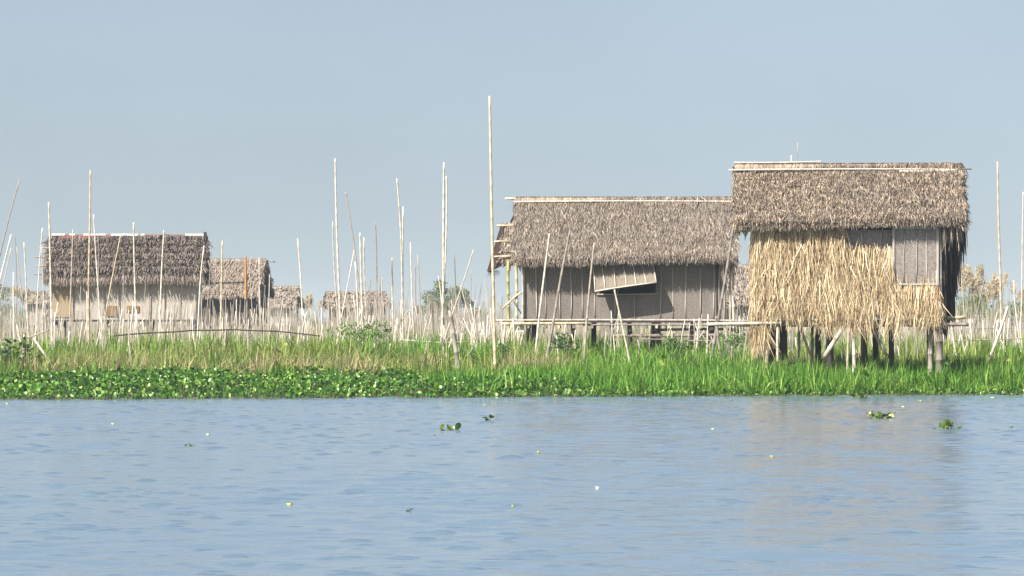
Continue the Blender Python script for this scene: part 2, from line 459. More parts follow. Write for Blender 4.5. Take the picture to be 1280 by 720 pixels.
def grass(mb, x, y, h, wd, lean=0.35, mi=0, zoff=0.0):
    n = len(x)
    base = np.stack([x, y, gz(x, y) - 0.02 + zoff], 1)
    a = RNG.uniform(0, 2 * math.pi, n)
    out = np.stack([np.cos(a), np.sin(a), np.zeros(n)], 1)
    k = np.abs(RNG.normal(0, lean, n))[:, None]
    d = unit(np.array([[0, 0, 1.0]]) + out * k * 0.6)
    b = a + math.pi / 2 + RNG.normal(0, 0.5, n)
    side = np.stack([np.cos(b), np.sin(b), np.zeros(n)], 1)
    bend = (out * k * 0.9 - np.array([[0, 0, 1.0]]) * k * 0.45) * h[:, None]
    mb.blades(base, d, h, wd, side, bend, mi)


GREEN = [(0.0, (0.014, 0.055, 0.006)), (0.4, (0.050, 0.17, 0.014)), (0.75, (0.125, 0.32, 0.032)), (1.0, (0.32, 0.48, 0.12))]
YELLOW = [(0.0, (0.05, 0.085, 0.015)), (0.4, (0.15, 0.225, 0.036)), (0.8, (0.29, 0.34, 0.085)), (1.0, (0.52, 0.47, 0.22))]
DRY = [(0.0, (0.13, 0.10, 0.055)), (0.5, (0.31, 0.25, 0.145)), (1.0, (0.54, 0.46, 0.31))]
M['grass_near'] = blade_mat('lush_grass', GREEN, [(0.0, (0.030, 0.085, 0.009)), (0.5, (0.115, 0.25, 0.025)), (1.0, (0.32, 0.43, 0.11))], 0.45, 0.8, 0.6, 0.12, 0.35)
M['grass_mid'] = blade_mat('meadow_grass', YELLOW, GREEN, 0.16, 1.0, 0.7, 0.12, 0.35, 0.4, 0.62)
M['grass_dry'] = blade_mat('dry_grass', DRY, YELLOW, 0.12, 0.7, 0.8, 0.2, 0.3)

# lush grass along the right half of the bank, thinning to the left
x, y = scatter(46000, 500, 1330, 0.5, 7.5, True)
px = px_of(x, y); d = y - edge_y(x)
start = np.interp(px, [500, 540, 620, 700, 760, 1330], [5.5, 2.8, 2.4, 1.6, 0.6, 0.4])
cl = vnoise(x, y, 0.55, 3) * 0.6 + vnoise(x, y, 1.6, 4) * 0.5
keep = (d > start) & (RNG.random(len(x)) < 0.25 + cl)
x, y, d, cl, px = x[keep], y[keep], d[keep], cl[keep], px[keep]
hmax = np.interp(px, [500, 700, 860, 1000, 1330], [0.52, 0.62, 0.72, 0.88, 0.78])
h = hmax * (0.35 + 0.75 * cl) * RNG.uniform(0.55, 1.15, len(x)) * (0.5 + 0.5 * sstep(0.2, 2.5, d - 0.3))
mb = MB(); grass(mb, x, y, h, RNG.uniform(0.010, 0.026, len(x)), 0.6)
x, y = scatter(5200, 540, 1330, 0.5, 6.5, True)
keep = vnoise(x, y, 0.7, 41) > 0.42; x, y = x[keep], y[keep]
grass(mb, x, y, RNG.uniform(0.45, 0.8, len(x)), RNG.uniform(0.016, 0.034, len(x)), 1.1)
o = mb.build('tall_green_grass', M['grass_near']); tag(o, 'lush bright green grass along the right half of the bank', 'grass', kind='stuff')

# meadow grass: yellow green, all along the bank
x, y = scatter(70000, -40, 1330, 6.0, 26.0, True)
px = px_of(x, y); d = y - edge_y(x)
cl = vnoise(x, y, 0.9, 5) * 0.5 + vnoise(x, y, 3.0, 6) * 0.6
start = np.interp(px, [-40, 500, 560, 1330], [9.0, 9.0, 5.5, 5.5])
keep = (d > start) & (RNG.random(len(x)) < 0.2 + cl)
x, y, cl, d = x[keep], y[keep], cl[keep], d[keep]
h = (0.2 + 0.95 * cl ** 1.5) * RNG.uniform(0.45, 1.2, len(x)) * (0.75 + 0.25 * sstep(6, 14, d))
mb = MB(); grass(mb, x, y, h, RNG.uniform(0.012, 0.030, len(x)), 0.9)
x, y = scatter(60000, -40, 1330, 104.0, 165.0)
cl = vnoise(x, y, 1.5, 7) * 0.5 + vnoise(x, y, 6.0, 8) * 0.6
keep = RNG.random(len(x)) < 0.15 + cl
x, y, cl = x[keep], y[keep], cl[keep]
h = (0.3 + 0.95 * cl ** 1.4) * RNG.uniform(0.5, 1.15, len(x))
grass(mb, x, y, h, RNG.uniform(0.018, 0.045, len(x)), 0.75)
def tussocks(mb, k, pa, pb, d0, d1, n, ha, hb, rad, wa, wb, lean, mi=0):
    x, y = scatter(k, pa, pb, d0, d1, True)
    for xx, yy in zip(x, y):
        m = int(n * random.uniform(0.5, 1.3)); r_ = rad * random.uniform(0.6, 1.3)
        gx = xx + RNG.normal(0, r_ * 0.5, m); gy = yy + RNG.normal(0, r_ * 0.5, m)
        hh = random.uniform(ha, hb)
        grass(mb, gx, gy, hh * RNG.uniform(0.45, 1.1, m), RNG.uniform(wa, wb, m), lean, mi)


tussocks(mb, 150, -40, 1330, 8.5, 40, 170, 0.5, 1.05, 0.38, 0.014, 0.03, 0.75)
o = mb.build('meadow_grass', M['grass_mid']); tag(o, 'yellow green grass covering the floating gardens behind the bank', 'grass', kind='stuff')

# dry grass and reeds far out
x, y = scatter(42000, -60, 1340, 150.0, 420.0)
cl = vnoise(x, y, 5, 9) * 0.6 + vnoise(x, y, 22.0, 10) * 0.5
keep = RNG.random(len(x)) < 0.2 + cl
x, y, cl = x[keep], y[keep], cl[keep]
h = (0.5 + 0.75 * cl) * RNG.uniform(0.5, 1.1, len(x))
mb = MB(); grass(mb, x, y, h, RNG.uniform(0.05, 0.12, len(x)), 0.3)
x, y = scatter(9000, -60, 1340, 430.0, 1150.0)
h = RNG.uniform(0.8, 2.0, len(x))
grass(mb, x, y, h, RNG.uniform(0.2, 0.5, len(x)), 0.3)
# tufts of dead grass among the green on the bank
for (cx, cyp, n, s) in ((95, 11.5, 700, 0.9), (120, 12.5, 500, 0.7), (150, 10.5, 450, 0.8), (665, 8.5, 900, 0.8), (640, 10.5, 500, 0.8), (330, 13, 350, 0.8), (450, 11, 260, 0.5), (520, 14, 300, 0.6), (700, 9.5, 300, 0.7), (1010, 12, 350, 1.2), (240, 12, 350, 1.0), (20, 13, 300, 0.9)):
    x0 = (cx - 640) * 90 / F; y0 = float(edge_y(x0)) + cyp; x0 = (cx - 640) * y0 / F
    x = x0 + RNG.normal(0, s * 0.45, n); y = y0 + RNG.normal(0, s * 0.5, n)
    grass(mb, x, y, RNG.uniform(0.4, 0.95, n), RNG.uniform(0.012, 0.026, n), 0.9)
tussocks(mb, 80, -40, 700, 10.0, 30, 150, 0.45, 0.95, 0.4, 0.012, 0.026, 1.4)
o = mb.build('dry_grass', M['grass_dry']); tag(o, 'straw coloured dead grass among the stakes', 'grass', kind='stuff')


# water hyacinth
def hyacinth(mb, x, y, z, size, pet):
    n = len(x)
    base = np.stack([x, y, z], 1)
    a = RNG.uniform(0, 2 * math.pi, n)
    out = np.stack([np.cos(a), np.sin(a), np.zeros(n)], 1)
    up = np.array([[0, 0, 1.0]])
    d = unit(up + out * RNG.uniform(0.0, 0.5, n)[:, None])
    b = a + math.pi / 2; side = np.stack([np.cos(b), np.sin(b), np.zeros(n)], 1)
    # stalk
    mb.blades(base, d, pet, np.full(n, 0.014), side, np.zeros((n, 3)), 1, taper=0.4)
    top = base + d * np.asarray(pet)[:, None] * 0.97
    # leaf frame: long axis between up and outwards
    t = RNG.uniform(0.1, 1.45, n)[:, None]
    ax = unit(up * np.cos(t) + out * np.sin(t))
    side = unit(side + RNG.normal(0, 0.25, (n, 3)))
    nr = unit(np.cross(ax, side))
    L = np.asarray(size)[:, None]
    prof = [(0.0, 0.0, 0.0), (0.18, 0.36, 0.05), (0.55, 0.47, 0.10), (0.86, 0.27, 0.05), (1.0, 0.0, -0.06), (0.86, -0.27, 0.05), (0.55, -0.47, 0.10), (0.18, -0.36, 0.05)]
    V = np.stack([top + ax * L * p + side * L * q + nr * L * c for p, q, c in prof] + [top + ax * L * 0.52], 1)
    b0 = mb.n
    mb.v.append(V.reshape(-1, 3)); mb.n += n * 9
    o = b0 + np.arange(n)[:, None] * 9
    for i in range(8):
        mb.f.setdefault((3, 0), []).append(o + np.array([[8, i, (i + 1) % 8]]))


M['hyacinth'] = blade_mat('hyacinth_leaf', [(0.0, (0.010, 0.045, 0.004)), (0.35, (0.032, 0.115, 0.010)), (0.68, (0.085, 0.225, 0.018)), (0.88, (0.19, 0.36, 0.045)), (1.0, (0.40, 0.50, 0.15))], rough=0.34, spec=0.45, trans=0.35)  # the lightest leaf tones stand for sun glints
M['stalk'] = mat_plain('hyacinth_stalk', (0.060, 0.096, 0.030), (0.096, 0.132, 0.048), 8)
n = 62000
x, y = scatter(n, -40, 1340, 0.05, 12.5, True)
px = px_of(x, y); d = y - edge_y(x)
lim = np.interp(px, [-40, 150, 300, 480, 520, 535, 600, 690, 730, 900, 1340], [11, 10.5, 12.0, 12.0, 8, 3.5, 4.0, 2.6, 0.9, 0.5, 0.7]) * (0.55 + 0.75 * vnoise(x, y, 2.2, 12))
dens = 0.35 + 0.8 * vnoise(x, y, 0.8, 13)
keep = (d < lim) & (RNG.random(n) < dens)
x, y, d = x[keep], y[keep], d[keep]; n = len(x)
hh = 0.35 + 0.9 * vnoise(x, y, 0.9, 14)
pet = (0.08 + 0.27 * hh * sstep(0.0, 1.6, d)) * RNG.uniform(0.5, 1.1, n)
mb = MB(); hyacinth(mb, x, y, np.maximum(gz(x, y) - 0.06, -0.02), RNG.uniform(0.042, 0.092, n), pet)
o = mb.build('water_hyacinth', [M['hyacinth'], M['stalk']], smooth=True); tag(o, 'glossy dark green water hyacinth mat along the waterline', 'ground cover', kind='stuff')


# ------------------------------------------------------------------ thatch helpers (local hut coordinates: x along the ridge, front is -y)
def slope(mb, x0, x1, ry, rz, ey, ez, rows, per_m, bl, wd, lift=0.10, mi=0, wild=0.22, tip=0.0, jit=0.10, lv=(0.55, 1.2)):
    """shaggy blades in courses down one roof slope from the ridge (ry, rz) to the eave (ey, ez)"""
    dn = unit(np.array([0, ey - ry, ez - rz])); Ls = math.hypot(ey - ry, ez - rz)
    nrm = np.array([0, -dn[2] * (1 if ey < ry else -1), abs(dn[1])])
    nrm = unit(np.array([0, dn[2], -dn[1]])); nrm = nrm if nrm[2] > 0 else -nrm
    N = int((x1 - x0) * per_m)
    sgf = lambda q: 0.07 * (vnoise(q, q * 0 + rz * 3, 0.9, 61) - 0.5) + 0.05 * (vnoise(q, q * 0 + rz, 2.6, 62) - 0.5)
    for r in range(rows):
        s = Ls * (r + 0.25) / rows - bl * 0.45
        sag = 0.03 * vnoise(np.linspace(0, 1, N) * (x1 - x0), np.full(N, r * 7.7), 0.5, 20 + r)
        xs = RNG.uniform(x0 - random.uniform(-0.05, 0.06), x1 + random.uniform(-0.05, 0.06), N)
        ss = np.maximum(s + RNG.normal(0, bl * jit, N), 0.0)
        base = np.stack([xs, ry + dn[1] * ss, rz + dn[2] * ss + sgf(xs)], 1) + nrm * (0.01 + RNG.uniform(0, 0.03, N))[:, None] + nrm * sag[:, None]
        lat = RNG.normal(0, wild, N)[:, None]
        d = unit(dn[None] + np.array([[1., 0, 0]]) * lat + nrm[None] * RNG.normal(lift, lift * 0.6, N)[:, None])
        side = unit(np.array([[1., 0, 0]]) - d * d[:, :1] + nrm[None] * RNG.normal(0, 0.55, N)[:, None])
        L = bl * RNG.uniform(lv[0], lv[1], N)
        bend = np.array([[0, 0, -1.0]]) * (L * RNG.uniform(0.0, 0.25, N))[:, None]
        mb.blades(base, d, L, wd * RNG.uniform(0.6, 1.4, N), side, bend, mi, taper=0.4)
    # ragged eave fringe
    N2 = int((x1 - x0) * per_m * 1.2)
    xs = RNG.uniform(x0, x1, N2)
    base = np.stack([xs, np.full(N2, ey) - dn[1] * 0.12, np.full(N2, ez) - dn[2] * 0.12 + 1.2 * sgf(xs)], 1) + nrm * RNG.uniform(-0.06, 0.05, N2)[:, None]
    d = unit(dn[None] + np.array([[1., 0, 0]]) * RNG.normal(0, wild * 1.2, N2)[:, None] + np.array([[0, 0, -1.0]]) * RNG.uniform(0.2, 0.9, N2)[:, None])
    side = unit(np.array([[1., 0, 0]]) - d * d[:, :1] + np.array([[0, 1., 0]]) * RNG.normal(0, 0.4, N2)[:, None])
    L = bl * RNG.uniform(0.45, 0.85, N2) + tip * RNG.random(N2) ** 3
    mb.blades(base, d, L, wd * RNG.uniform(0.6, 1.3, N2), side, np.zeros((N2, 3)), mi, taper=0.7)


def roof_slabs(mb, x0, x1, rz, fy, fz, by, bz, t, mi):
    mb.slab([[x0, fy, fz], [x1, fy, fz], [x1, 0, rz], [x0, 0, rz]], t, mi)
    mb.slab([[x1, by, bz], [x0, by, bz], [x0, 0.003, rz - 0.003], [x1, 0.003, rz - 0.003]], t, mi)


def verge(mb, x, sgn, ry, rz, ey, ez, n, bl, wd, mi=0):
    """blades sticking out and hanging along a gable edge"""
    t = RNG.random(n)
    base = np.stack([np.full(n, x) - sgn * RNG.uniform(0, 0.12, n), ry + (ey - ry) * t, rz + (ez - rz) * t - RNG.uniform(0.0, 0.14, n)], 1)
    d = unit(np.stack([sgn * RNG.uniform(0.1, 0.9, n), RNG.normal(0, 0.35, n), -RNG.uniform(0.3, 1.2, n)], 1))
    side = unit(np.cross(d, np.array([[0, 1., 0.3]])) + RNG.normal(0, 0.4, (n, 3)))
    mb.blades(base, d, bl * RNG.uniform(0.3, 1.0, n), wd, side, np.zeros((n, 3)), mi, taper=0.7)


def cap(mb, x0, x1, rz, fy, fz, n, bl, wd, mi):
    """the ridge's own smooth cover, laid over both slopes"""
    dn = unit(np.array([0, fy, fz - rz]))
    for s in (1, -1):
        d0 = np.array([0, dn[1] * s, dn[2]])
        xs = RNG.uniform(x0, x1, n)
        base = np.stack([xs, -d0[1] * RNG.uniform(0, 0.05, n), rz + 0.055 + RNG.uniform(0, 0.03, n)], 1)
        d = unit(d0[None] + np.array([[1., 0, 0]]) * RNG.normal(0, 0.07, n)[:, None])
        side = unit(np.array([[1., 0, 0]]) - d * d[:, :1] + RNG.normal(0, 0.12, (n, 3)))
        mb.blades(base, d, bl * RNG.uniform(0.7, 1.1, n), wd, side, np.zeros((n, 3)), mi, taper=0.5)


def straw_hang(mb, p0, p1, z, n, L, wd, out, jit=0.12, mi=0, flare=0.15, lean=0.12):
    """straw hanging from a line p0-p1 at height z; out: outward horizontal vector"""
    t = RNG.random(n)[:, None]
    p0 = np.array([*p0, 0.0]); p1 = np.array([*p1, 0.0]); out = np.array([*out, 0.0])
    al = unit(p1 - p0)
    base = p0 + (p1 - p0) * t
    base[:, 2] = z + RNG.normal(0, jit, n)
    base += out * (0.03 + RNG.uniform(0, 0.09, n))[:, None]
    d = unit(np.array([[0, 0, -1.0]]) + al * RNG.normal(0, lean, n)[:, None] + out * np.abs(RNG.normal(0, flare, n))[:, None])
    a = RNG.normal(0, 0.8, n)[:, None]
    side = unit(al * np.cos(a) + out * np.sin(a))
    LL = L * RNG.uniform(0.5, 1.15, n)
    bend = al * (LL * RNG.normal(0, 0.15, n))[:, None] + np.array([[0, 0, -0.02]])
    mb.blades(base, d, LL, wd * RNG.uniform(0.45, 1.5, n), side, bend, mi, taper=0.75)


def panel_with_hole(mb, x0, x1, z0, z1, hx0, hx1, hz0, hz1, y, t, mi=0):
    for (a, b, c, d) in ((x0, hx0, z0, z1), (hx1, x1, z0, z1), (hx0, hx1, z0, hz0), (hx0, hx1, hz1, z1)):
        if b > a and d > c:
            mb.box(((a + b) / 2, y + t / 2, (c + d) / 2), (b - a, t, d - c), mi=mi)


def gable(mb, x, hy, z0, ze, zr, t, mi=0):
    """an end wall: rectangle plus triangle, in the plane x"""
    pts = np.array([[-hy, z0], [hy, z0], [hy, ze], [0, zr], [-hy, ze]])
    A = np.stack([np.full(5, x - t / 2), pts[:, 0], pts[:, 1]], 1); B = A + np.array([t, 0, 0])
    b = mb.n
    mb.add(np.vstack([A, B]), [[i, (i + 1) % 5, 5 + (i + 1) % 5, 5 + i] for i in range(5)], mi)
    mb.add_more([[4, 3, 2, 1, 0], [5, 6, 7, 8, 9]], b, mi)


def pole_part(name, mat, parent, p0, p1, r0, r1=None, node=0.35, bow=0.02, label=None):
    m = MB(); m.tube(p0, p1, r0, r1, 7, node, bow)
    return m.build(name, M[mat] if isinstance(mat, str) else mat, parent, label, smooth=True)


# ------------------------------------------------------------------ the near straw-walled hut
def near_hut():
    Yc = 85.9; s = F / Yc; xc = (1052 - 640) / s + 0.12
    G = 0.3
    t = thing('thatched_hut', 'straw walled thatched hut on stilts with a woven shutter at the right', 'hut', (xc, Yc, G), R(-4))
    z = lambda v: v - G
    hx, hy = 2.0, 1.75
    zf, ze, zr = z(1.62), z(3.56), z(5.02)
    ry0, rz_ = 0.0, zr
    fy, fz = -2.16, z(3.71)
    rx0, rx1 = -2.52, 2.56
    rb = MB(); roof_slabs(rb, rx0 + 0.05, rx1 - 0.05, zr, fy, fz, 2.16, z(3.71), 0.11, 1)
    slope(rb, rx0, rx1, 0, zr, fy, fz, 15, 320, 0.26, 0.0125, 0.19, wild=0.18, tip=0.05, jit=0.07, lv=(0.65, 1.12))
    slope(rb, rx0, rx1, 0, zr, 2.16, z(3.71), 9, 50, 0.42, 0.035, 0.1)
    for sg, xx in ((-1, rx0), (1, rx1)):
        for eyy in (fy, 2.16):
            verge(rb, xx, sg, 0, zr, eyy, fz, 500 if sg > 0 else 320, 0.20 if sg > 0 else 0.12, 0.018)
    # long dry fronds hanging under the right gable
    n = 160; tt = RNG.random(n)
    base = np.stack([rx1 - RNG.uniform(0.12, 0.5, n), fy + 0.1 + 2.2 * tt, fz + 1.3 * tt - 0.1], 1)
    d = unit(np.stack([RNG.normal(0.05, 0.2, n), RNG.normal(0, 0.2, n), -np.ones(n)], 1))
    rb.blades(base, d, RNG.uniform(0.3, 0.75, n), 0.03, unit(np.cross(d, RNG.normal(0, 1, (n, 3)))), np.zeros((n, 3)), 0, taper=0.8)
    roof = rb.build('roof', [M['roof_near'], M['under']], t)
    cb = MB(); cap(cb, rx0 + 0.02, rx1 - 0.12, zr, fy, fz, 900, 0.30, 0.05, 0)
    cb.build('ridge_cover', M['cap'], roof)
    sl = (zr - fz) / abs(fy)
    def on_roof(yy, off): return zr - sl * abs(yy) + off
    pole_part('ridge_pole', 'batten', roof, (rx0 - 0.12, -0.30, on_roof(0.30, 0.10)), (rx1 - 0.2, -0.30, on_roof(0.30, 0.10)), 0.022, 0.018)
    pole_part('ridge_pole', 'bleached', roof, (1.15, -0.36, on_roof(0.36, 0.10)), (rx1 - 0.1, -0.33, on_roof(0.33, 0.11)), 0.024, 0.02)
    pole_part('ridge_pole', 'batten', roof, (rx0 + 0.0, 0.02, zr + 0.10), (-0.55, 0.02, zr + 0.12), 0.018)
    pole_part('purlin', 'batten', roof, (rx1 - 0.4, 0.1, zr - 0.06), (rx1 + 0.22, 0.1, zr - 0.05), 0.025)
    pole_part('purlin', 'greyed', roof, (rx1 - 0.4, -0.35, zr - 0.28), (rx1 + 0.10, -0.35, zr - 0.27), 0.022)
    # woven wall with the straw skirt hung over it
    wb = MB(); wb.box((0, -hy + 0.03, (zf + ze) / 2), (2 * hx, 0.05, ze - zf))
    wb.box((0, hy - 0.03, (zf + ze) / 2), (2 * hx, 0.05, ze - zf))
    gable(wb, -hx + 0.03, hy - 0.06, zf, ze, ze + 1.2, 0.05); gable(wb, hx - 0.03, hy - 0.06, zf, ze, ze + 1.2, 0.05)
    wall = wb.build('wall', M['weave_shutter'], t)
    sb = MB(); o = (0, -1)
    xa, xm, xw, xe = -hx - 0.04, -0.06, 0.98, hx + 0.0
    y_ = -hy - 0.02
    for (a, b, zt, nn, L) in ((xa, xm, ze - 0.02, 500, 0.8), (xa, xm, ze - 0.45, 520, 0.8), (xa, xm, ze - 0.9, 520, 0.8), (xa, xm, ze - 1.22, 560, 0.80),
                              (xm - 0.05, xw, ze - 0.58, 300, 0.75), (xm - 0.1, xw, ze - 0.95, 300, 0.75), (xm - 0.1, xw, ze - 1.22, 330, 0.80),
                              (xw - 0.05, xe, ze - 1.24, 300, 0.65), (xw - 0.05, xe, ze - 1.5, 280, 0.55),
                              (-0.7, -0.1, ze - 1.62, 60, 0.75), (0.0, 0.55, ze - 1.62, 60, 0.8), (0.75, 1.15, ze - 1.62, 40, 0.75), (1.4, xe, ze - 1.62, 50, 0.65), (xa, -0.9, ze - 1.6, 60, 0.6)):
        straw_hang(sb, (a, y_), (b, y_), zt, int(nn * 3.6), L * 0.84, 0.0145, o, 0.12)
    # left corner sheath, hanging nearly to the grass
    for zt, nn, L in ((ze - 0.05, 130, 0.8), (ze - 0.5, 130, 0.85), (ze - 1.0, 150, 0.9), (ze - 1.5, 180, 0.95), (ze - 1.95, 150, 0.75)):
        straw_hang(sb, (-hx + 0.02, y_), (-hx - 0.02, y_ + 0.7), zt, int(nn * 2.6), L * 0.9, 0.0145, (-1, -0.2), 0.1, flare=0.05)
    straw_hang(sb, (-hx - 0.04, y_), (-hx + 0.22, y_), ze - 1.9, 260, 0.75, 0.016, o, 0.1, flare=0.08)
    sb.build('straw_cladding', M['straw'], wall)
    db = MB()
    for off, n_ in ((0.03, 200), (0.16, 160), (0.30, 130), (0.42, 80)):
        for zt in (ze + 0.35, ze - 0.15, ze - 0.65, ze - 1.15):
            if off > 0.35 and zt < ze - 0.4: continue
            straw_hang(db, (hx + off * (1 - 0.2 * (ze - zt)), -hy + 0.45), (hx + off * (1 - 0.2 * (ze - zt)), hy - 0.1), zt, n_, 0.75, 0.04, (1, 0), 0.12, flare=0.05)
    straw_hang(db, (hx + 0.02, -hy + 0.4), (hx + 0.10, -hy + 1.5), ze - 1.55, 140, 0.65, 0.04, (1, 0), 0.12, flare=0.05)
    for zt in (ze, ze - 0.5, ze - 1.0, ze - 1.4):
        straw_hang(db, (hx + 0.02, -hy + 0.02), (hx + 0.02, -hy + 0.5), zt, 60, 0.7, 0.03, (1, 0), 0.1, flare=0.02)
    db.build('side_cladding', M['shade_straw'], wall, 'dark shaded straw on the right end wall')
    for xb in (0.28, 0.72):
        pole_part('wall_batten', 'batten', wall, (xb, -hy - 0.02, ze - 0.62), (xb + 0.01, -hy - 0.02, ze + 0.02), 0.016, node=0)
    pole_part('wall_batten', 'straw', wall, (xm - 0.02, -hy - 0.09, ze - 0.75), (xm - 0.03, -hy - 0.09, ze + 0.0), 0.018, node=0)
    # shutter
    sx0, sx1, sz0, sz1 = 0.98, 1.94, ze - 1.19, ze + 0.04
    pb = MB(); pb.box(((sx0 + sx1) / 2, -hy - 0.11, (sz0 + sz1) / 2), (sx1 - sx0, 0.03, sz1 - sz0))
    sh = pb.build('shutter', M['weave_shutter'], t)
    fb = MB()
    for xb in (sx0, sx1): fb.box((xb, -hy - 0.13, (sz0 + sz1) / 2), (0.045, 0.045, sz1 - sz0 + 0.05))
    for zb in (sz0, sz1): fb.box(((sx0 + sx1) / 2, -hy - 0.127, zb), (sx1 - sx0 - 0.05, 0.04, 0.04))
    fb.build('shutter_frame', M['batten'], sh)
    for i, xb in enumerate((1.22, 1.47, 1.71)):
        pole_part('shutter_batten', 'batten', sh, (xb, -hy - 0.133, sz0 + 0.03), (xb + 0.008, -hy - 0.133, sz1 - 0.03), 0.011, node=0)
    pole_part('corner_post', 'batten', t, (hx - 0.01, -hy - 0.05, zf - 0.1), (hx - 0.01, -hy - 0.05, ze + 0.1), 0.035)
    # floor and beams
    fl = MB(); fl.box((0, 0, zf - 0.05), (2 * hx, 2 * hy, 0.06)); fl.build('floor', M['darkwood'], t)
    for yb in (-hy + 0.02, 0, hy - 0.1):
        pole_part('floor_beam', 'greywood', t, (-hx - 0.45, yb, zf - 0.13), (hx + (0.62 if yb < 0 else 0.2), yb, zf - 0.13), 0.05, 0.045)
    pole_part('floor_beam', 'bleached', t, (-hx - 1.1, -hy - 0.12, zf - 0.13), (-hx + 0.55, -hy - 0.14, zf - 0.10), 0.04, 0.035)
    pole_part('floor_beam', 'golden', t, (hx - 0.2, -hy + 0.3, zf + 0.02), (hx + 0.58, -hy + 0.3, zf + 0.03), 0.045, 0.04)
    # stilts
    for (xb, yb, r_, mt) in ((-1.62, -1.45, 0.11, 'darkwood'), (-1.42, -1.3, 0.09, 'darkwood'), (-0.42, -1.5, 0.085, 'darkwood'), (0.35, -1.4, 0.07, 'darkwood'), (0.98, -1.1, 0.06, 'darkwood'),
                             (-1.9, 1.5, 0.08, 'darkwood'), (-0.6, 1.5, 0.07, 'darkwood'), (0.7, 1.5, 0.07, 'darkwood'), (1.9, 1.5, 0.08, 'darkwood')):
        pole_part('stilt', mt, t, (xb, yb, -0.45), (xb + random.uniform(-.04, .04), yb, zf - 0.08), r_, node=0, bow=0.015)
    for (xb, yb, r_, mt, dx) in ((-1.80, -1.82, 0.048, 'golden', 0.0), (-1.58, -1.84, 0.03, 'bleached', 0.03), (0.12, -1.8, 0.045, 'bleached', -0.02), (0.0, -1.85, 0.026, 'bleached', 0.0), (1.98, -1.72, 0.085, 'greywood', -0.03), (1.80, -1.5, 0.06, 'greyed', 0.02), (-1.1, -0.6, 0.035, 'bleached', 0.03), (-0.78, -0.2, 0.04, 'bleached', 0)):
        pole_part('stilt', mt, t, (xb, yb, -0.4), (xb + dx, yb, zf - 0.05), r_, r_ * 0.9)
    pole_part('brace', 'bleached', t, (-0.52, -1.95, z(0.78)), (-0.05, -1.8, z(1.52)), 0.05)
    pole_part('brace', 'golden', t, (-0.82, -1.2, z(0.8)), (-1.05, -1.2, z(1.5)), 0.03)
    pole_part('brace', 'greyed', t, (0.85, -1.6, z(0.8)), (0.45, -1.6, z(1.45)), 0.035)
    return t


near_hut()
mb = MB(); c = P(985, 447, 84.0); mb.tube((c[0] - 0.35, 84.0, 0.60), (c[0] + 0.4, 84.3, 0.72), 0.07, 0.05, 7, 0, 0.04)
o = mb.build('driftwood_log', M['darkwood']); tag(o, 'dark log lying in the grass under the straw hut', 'log')


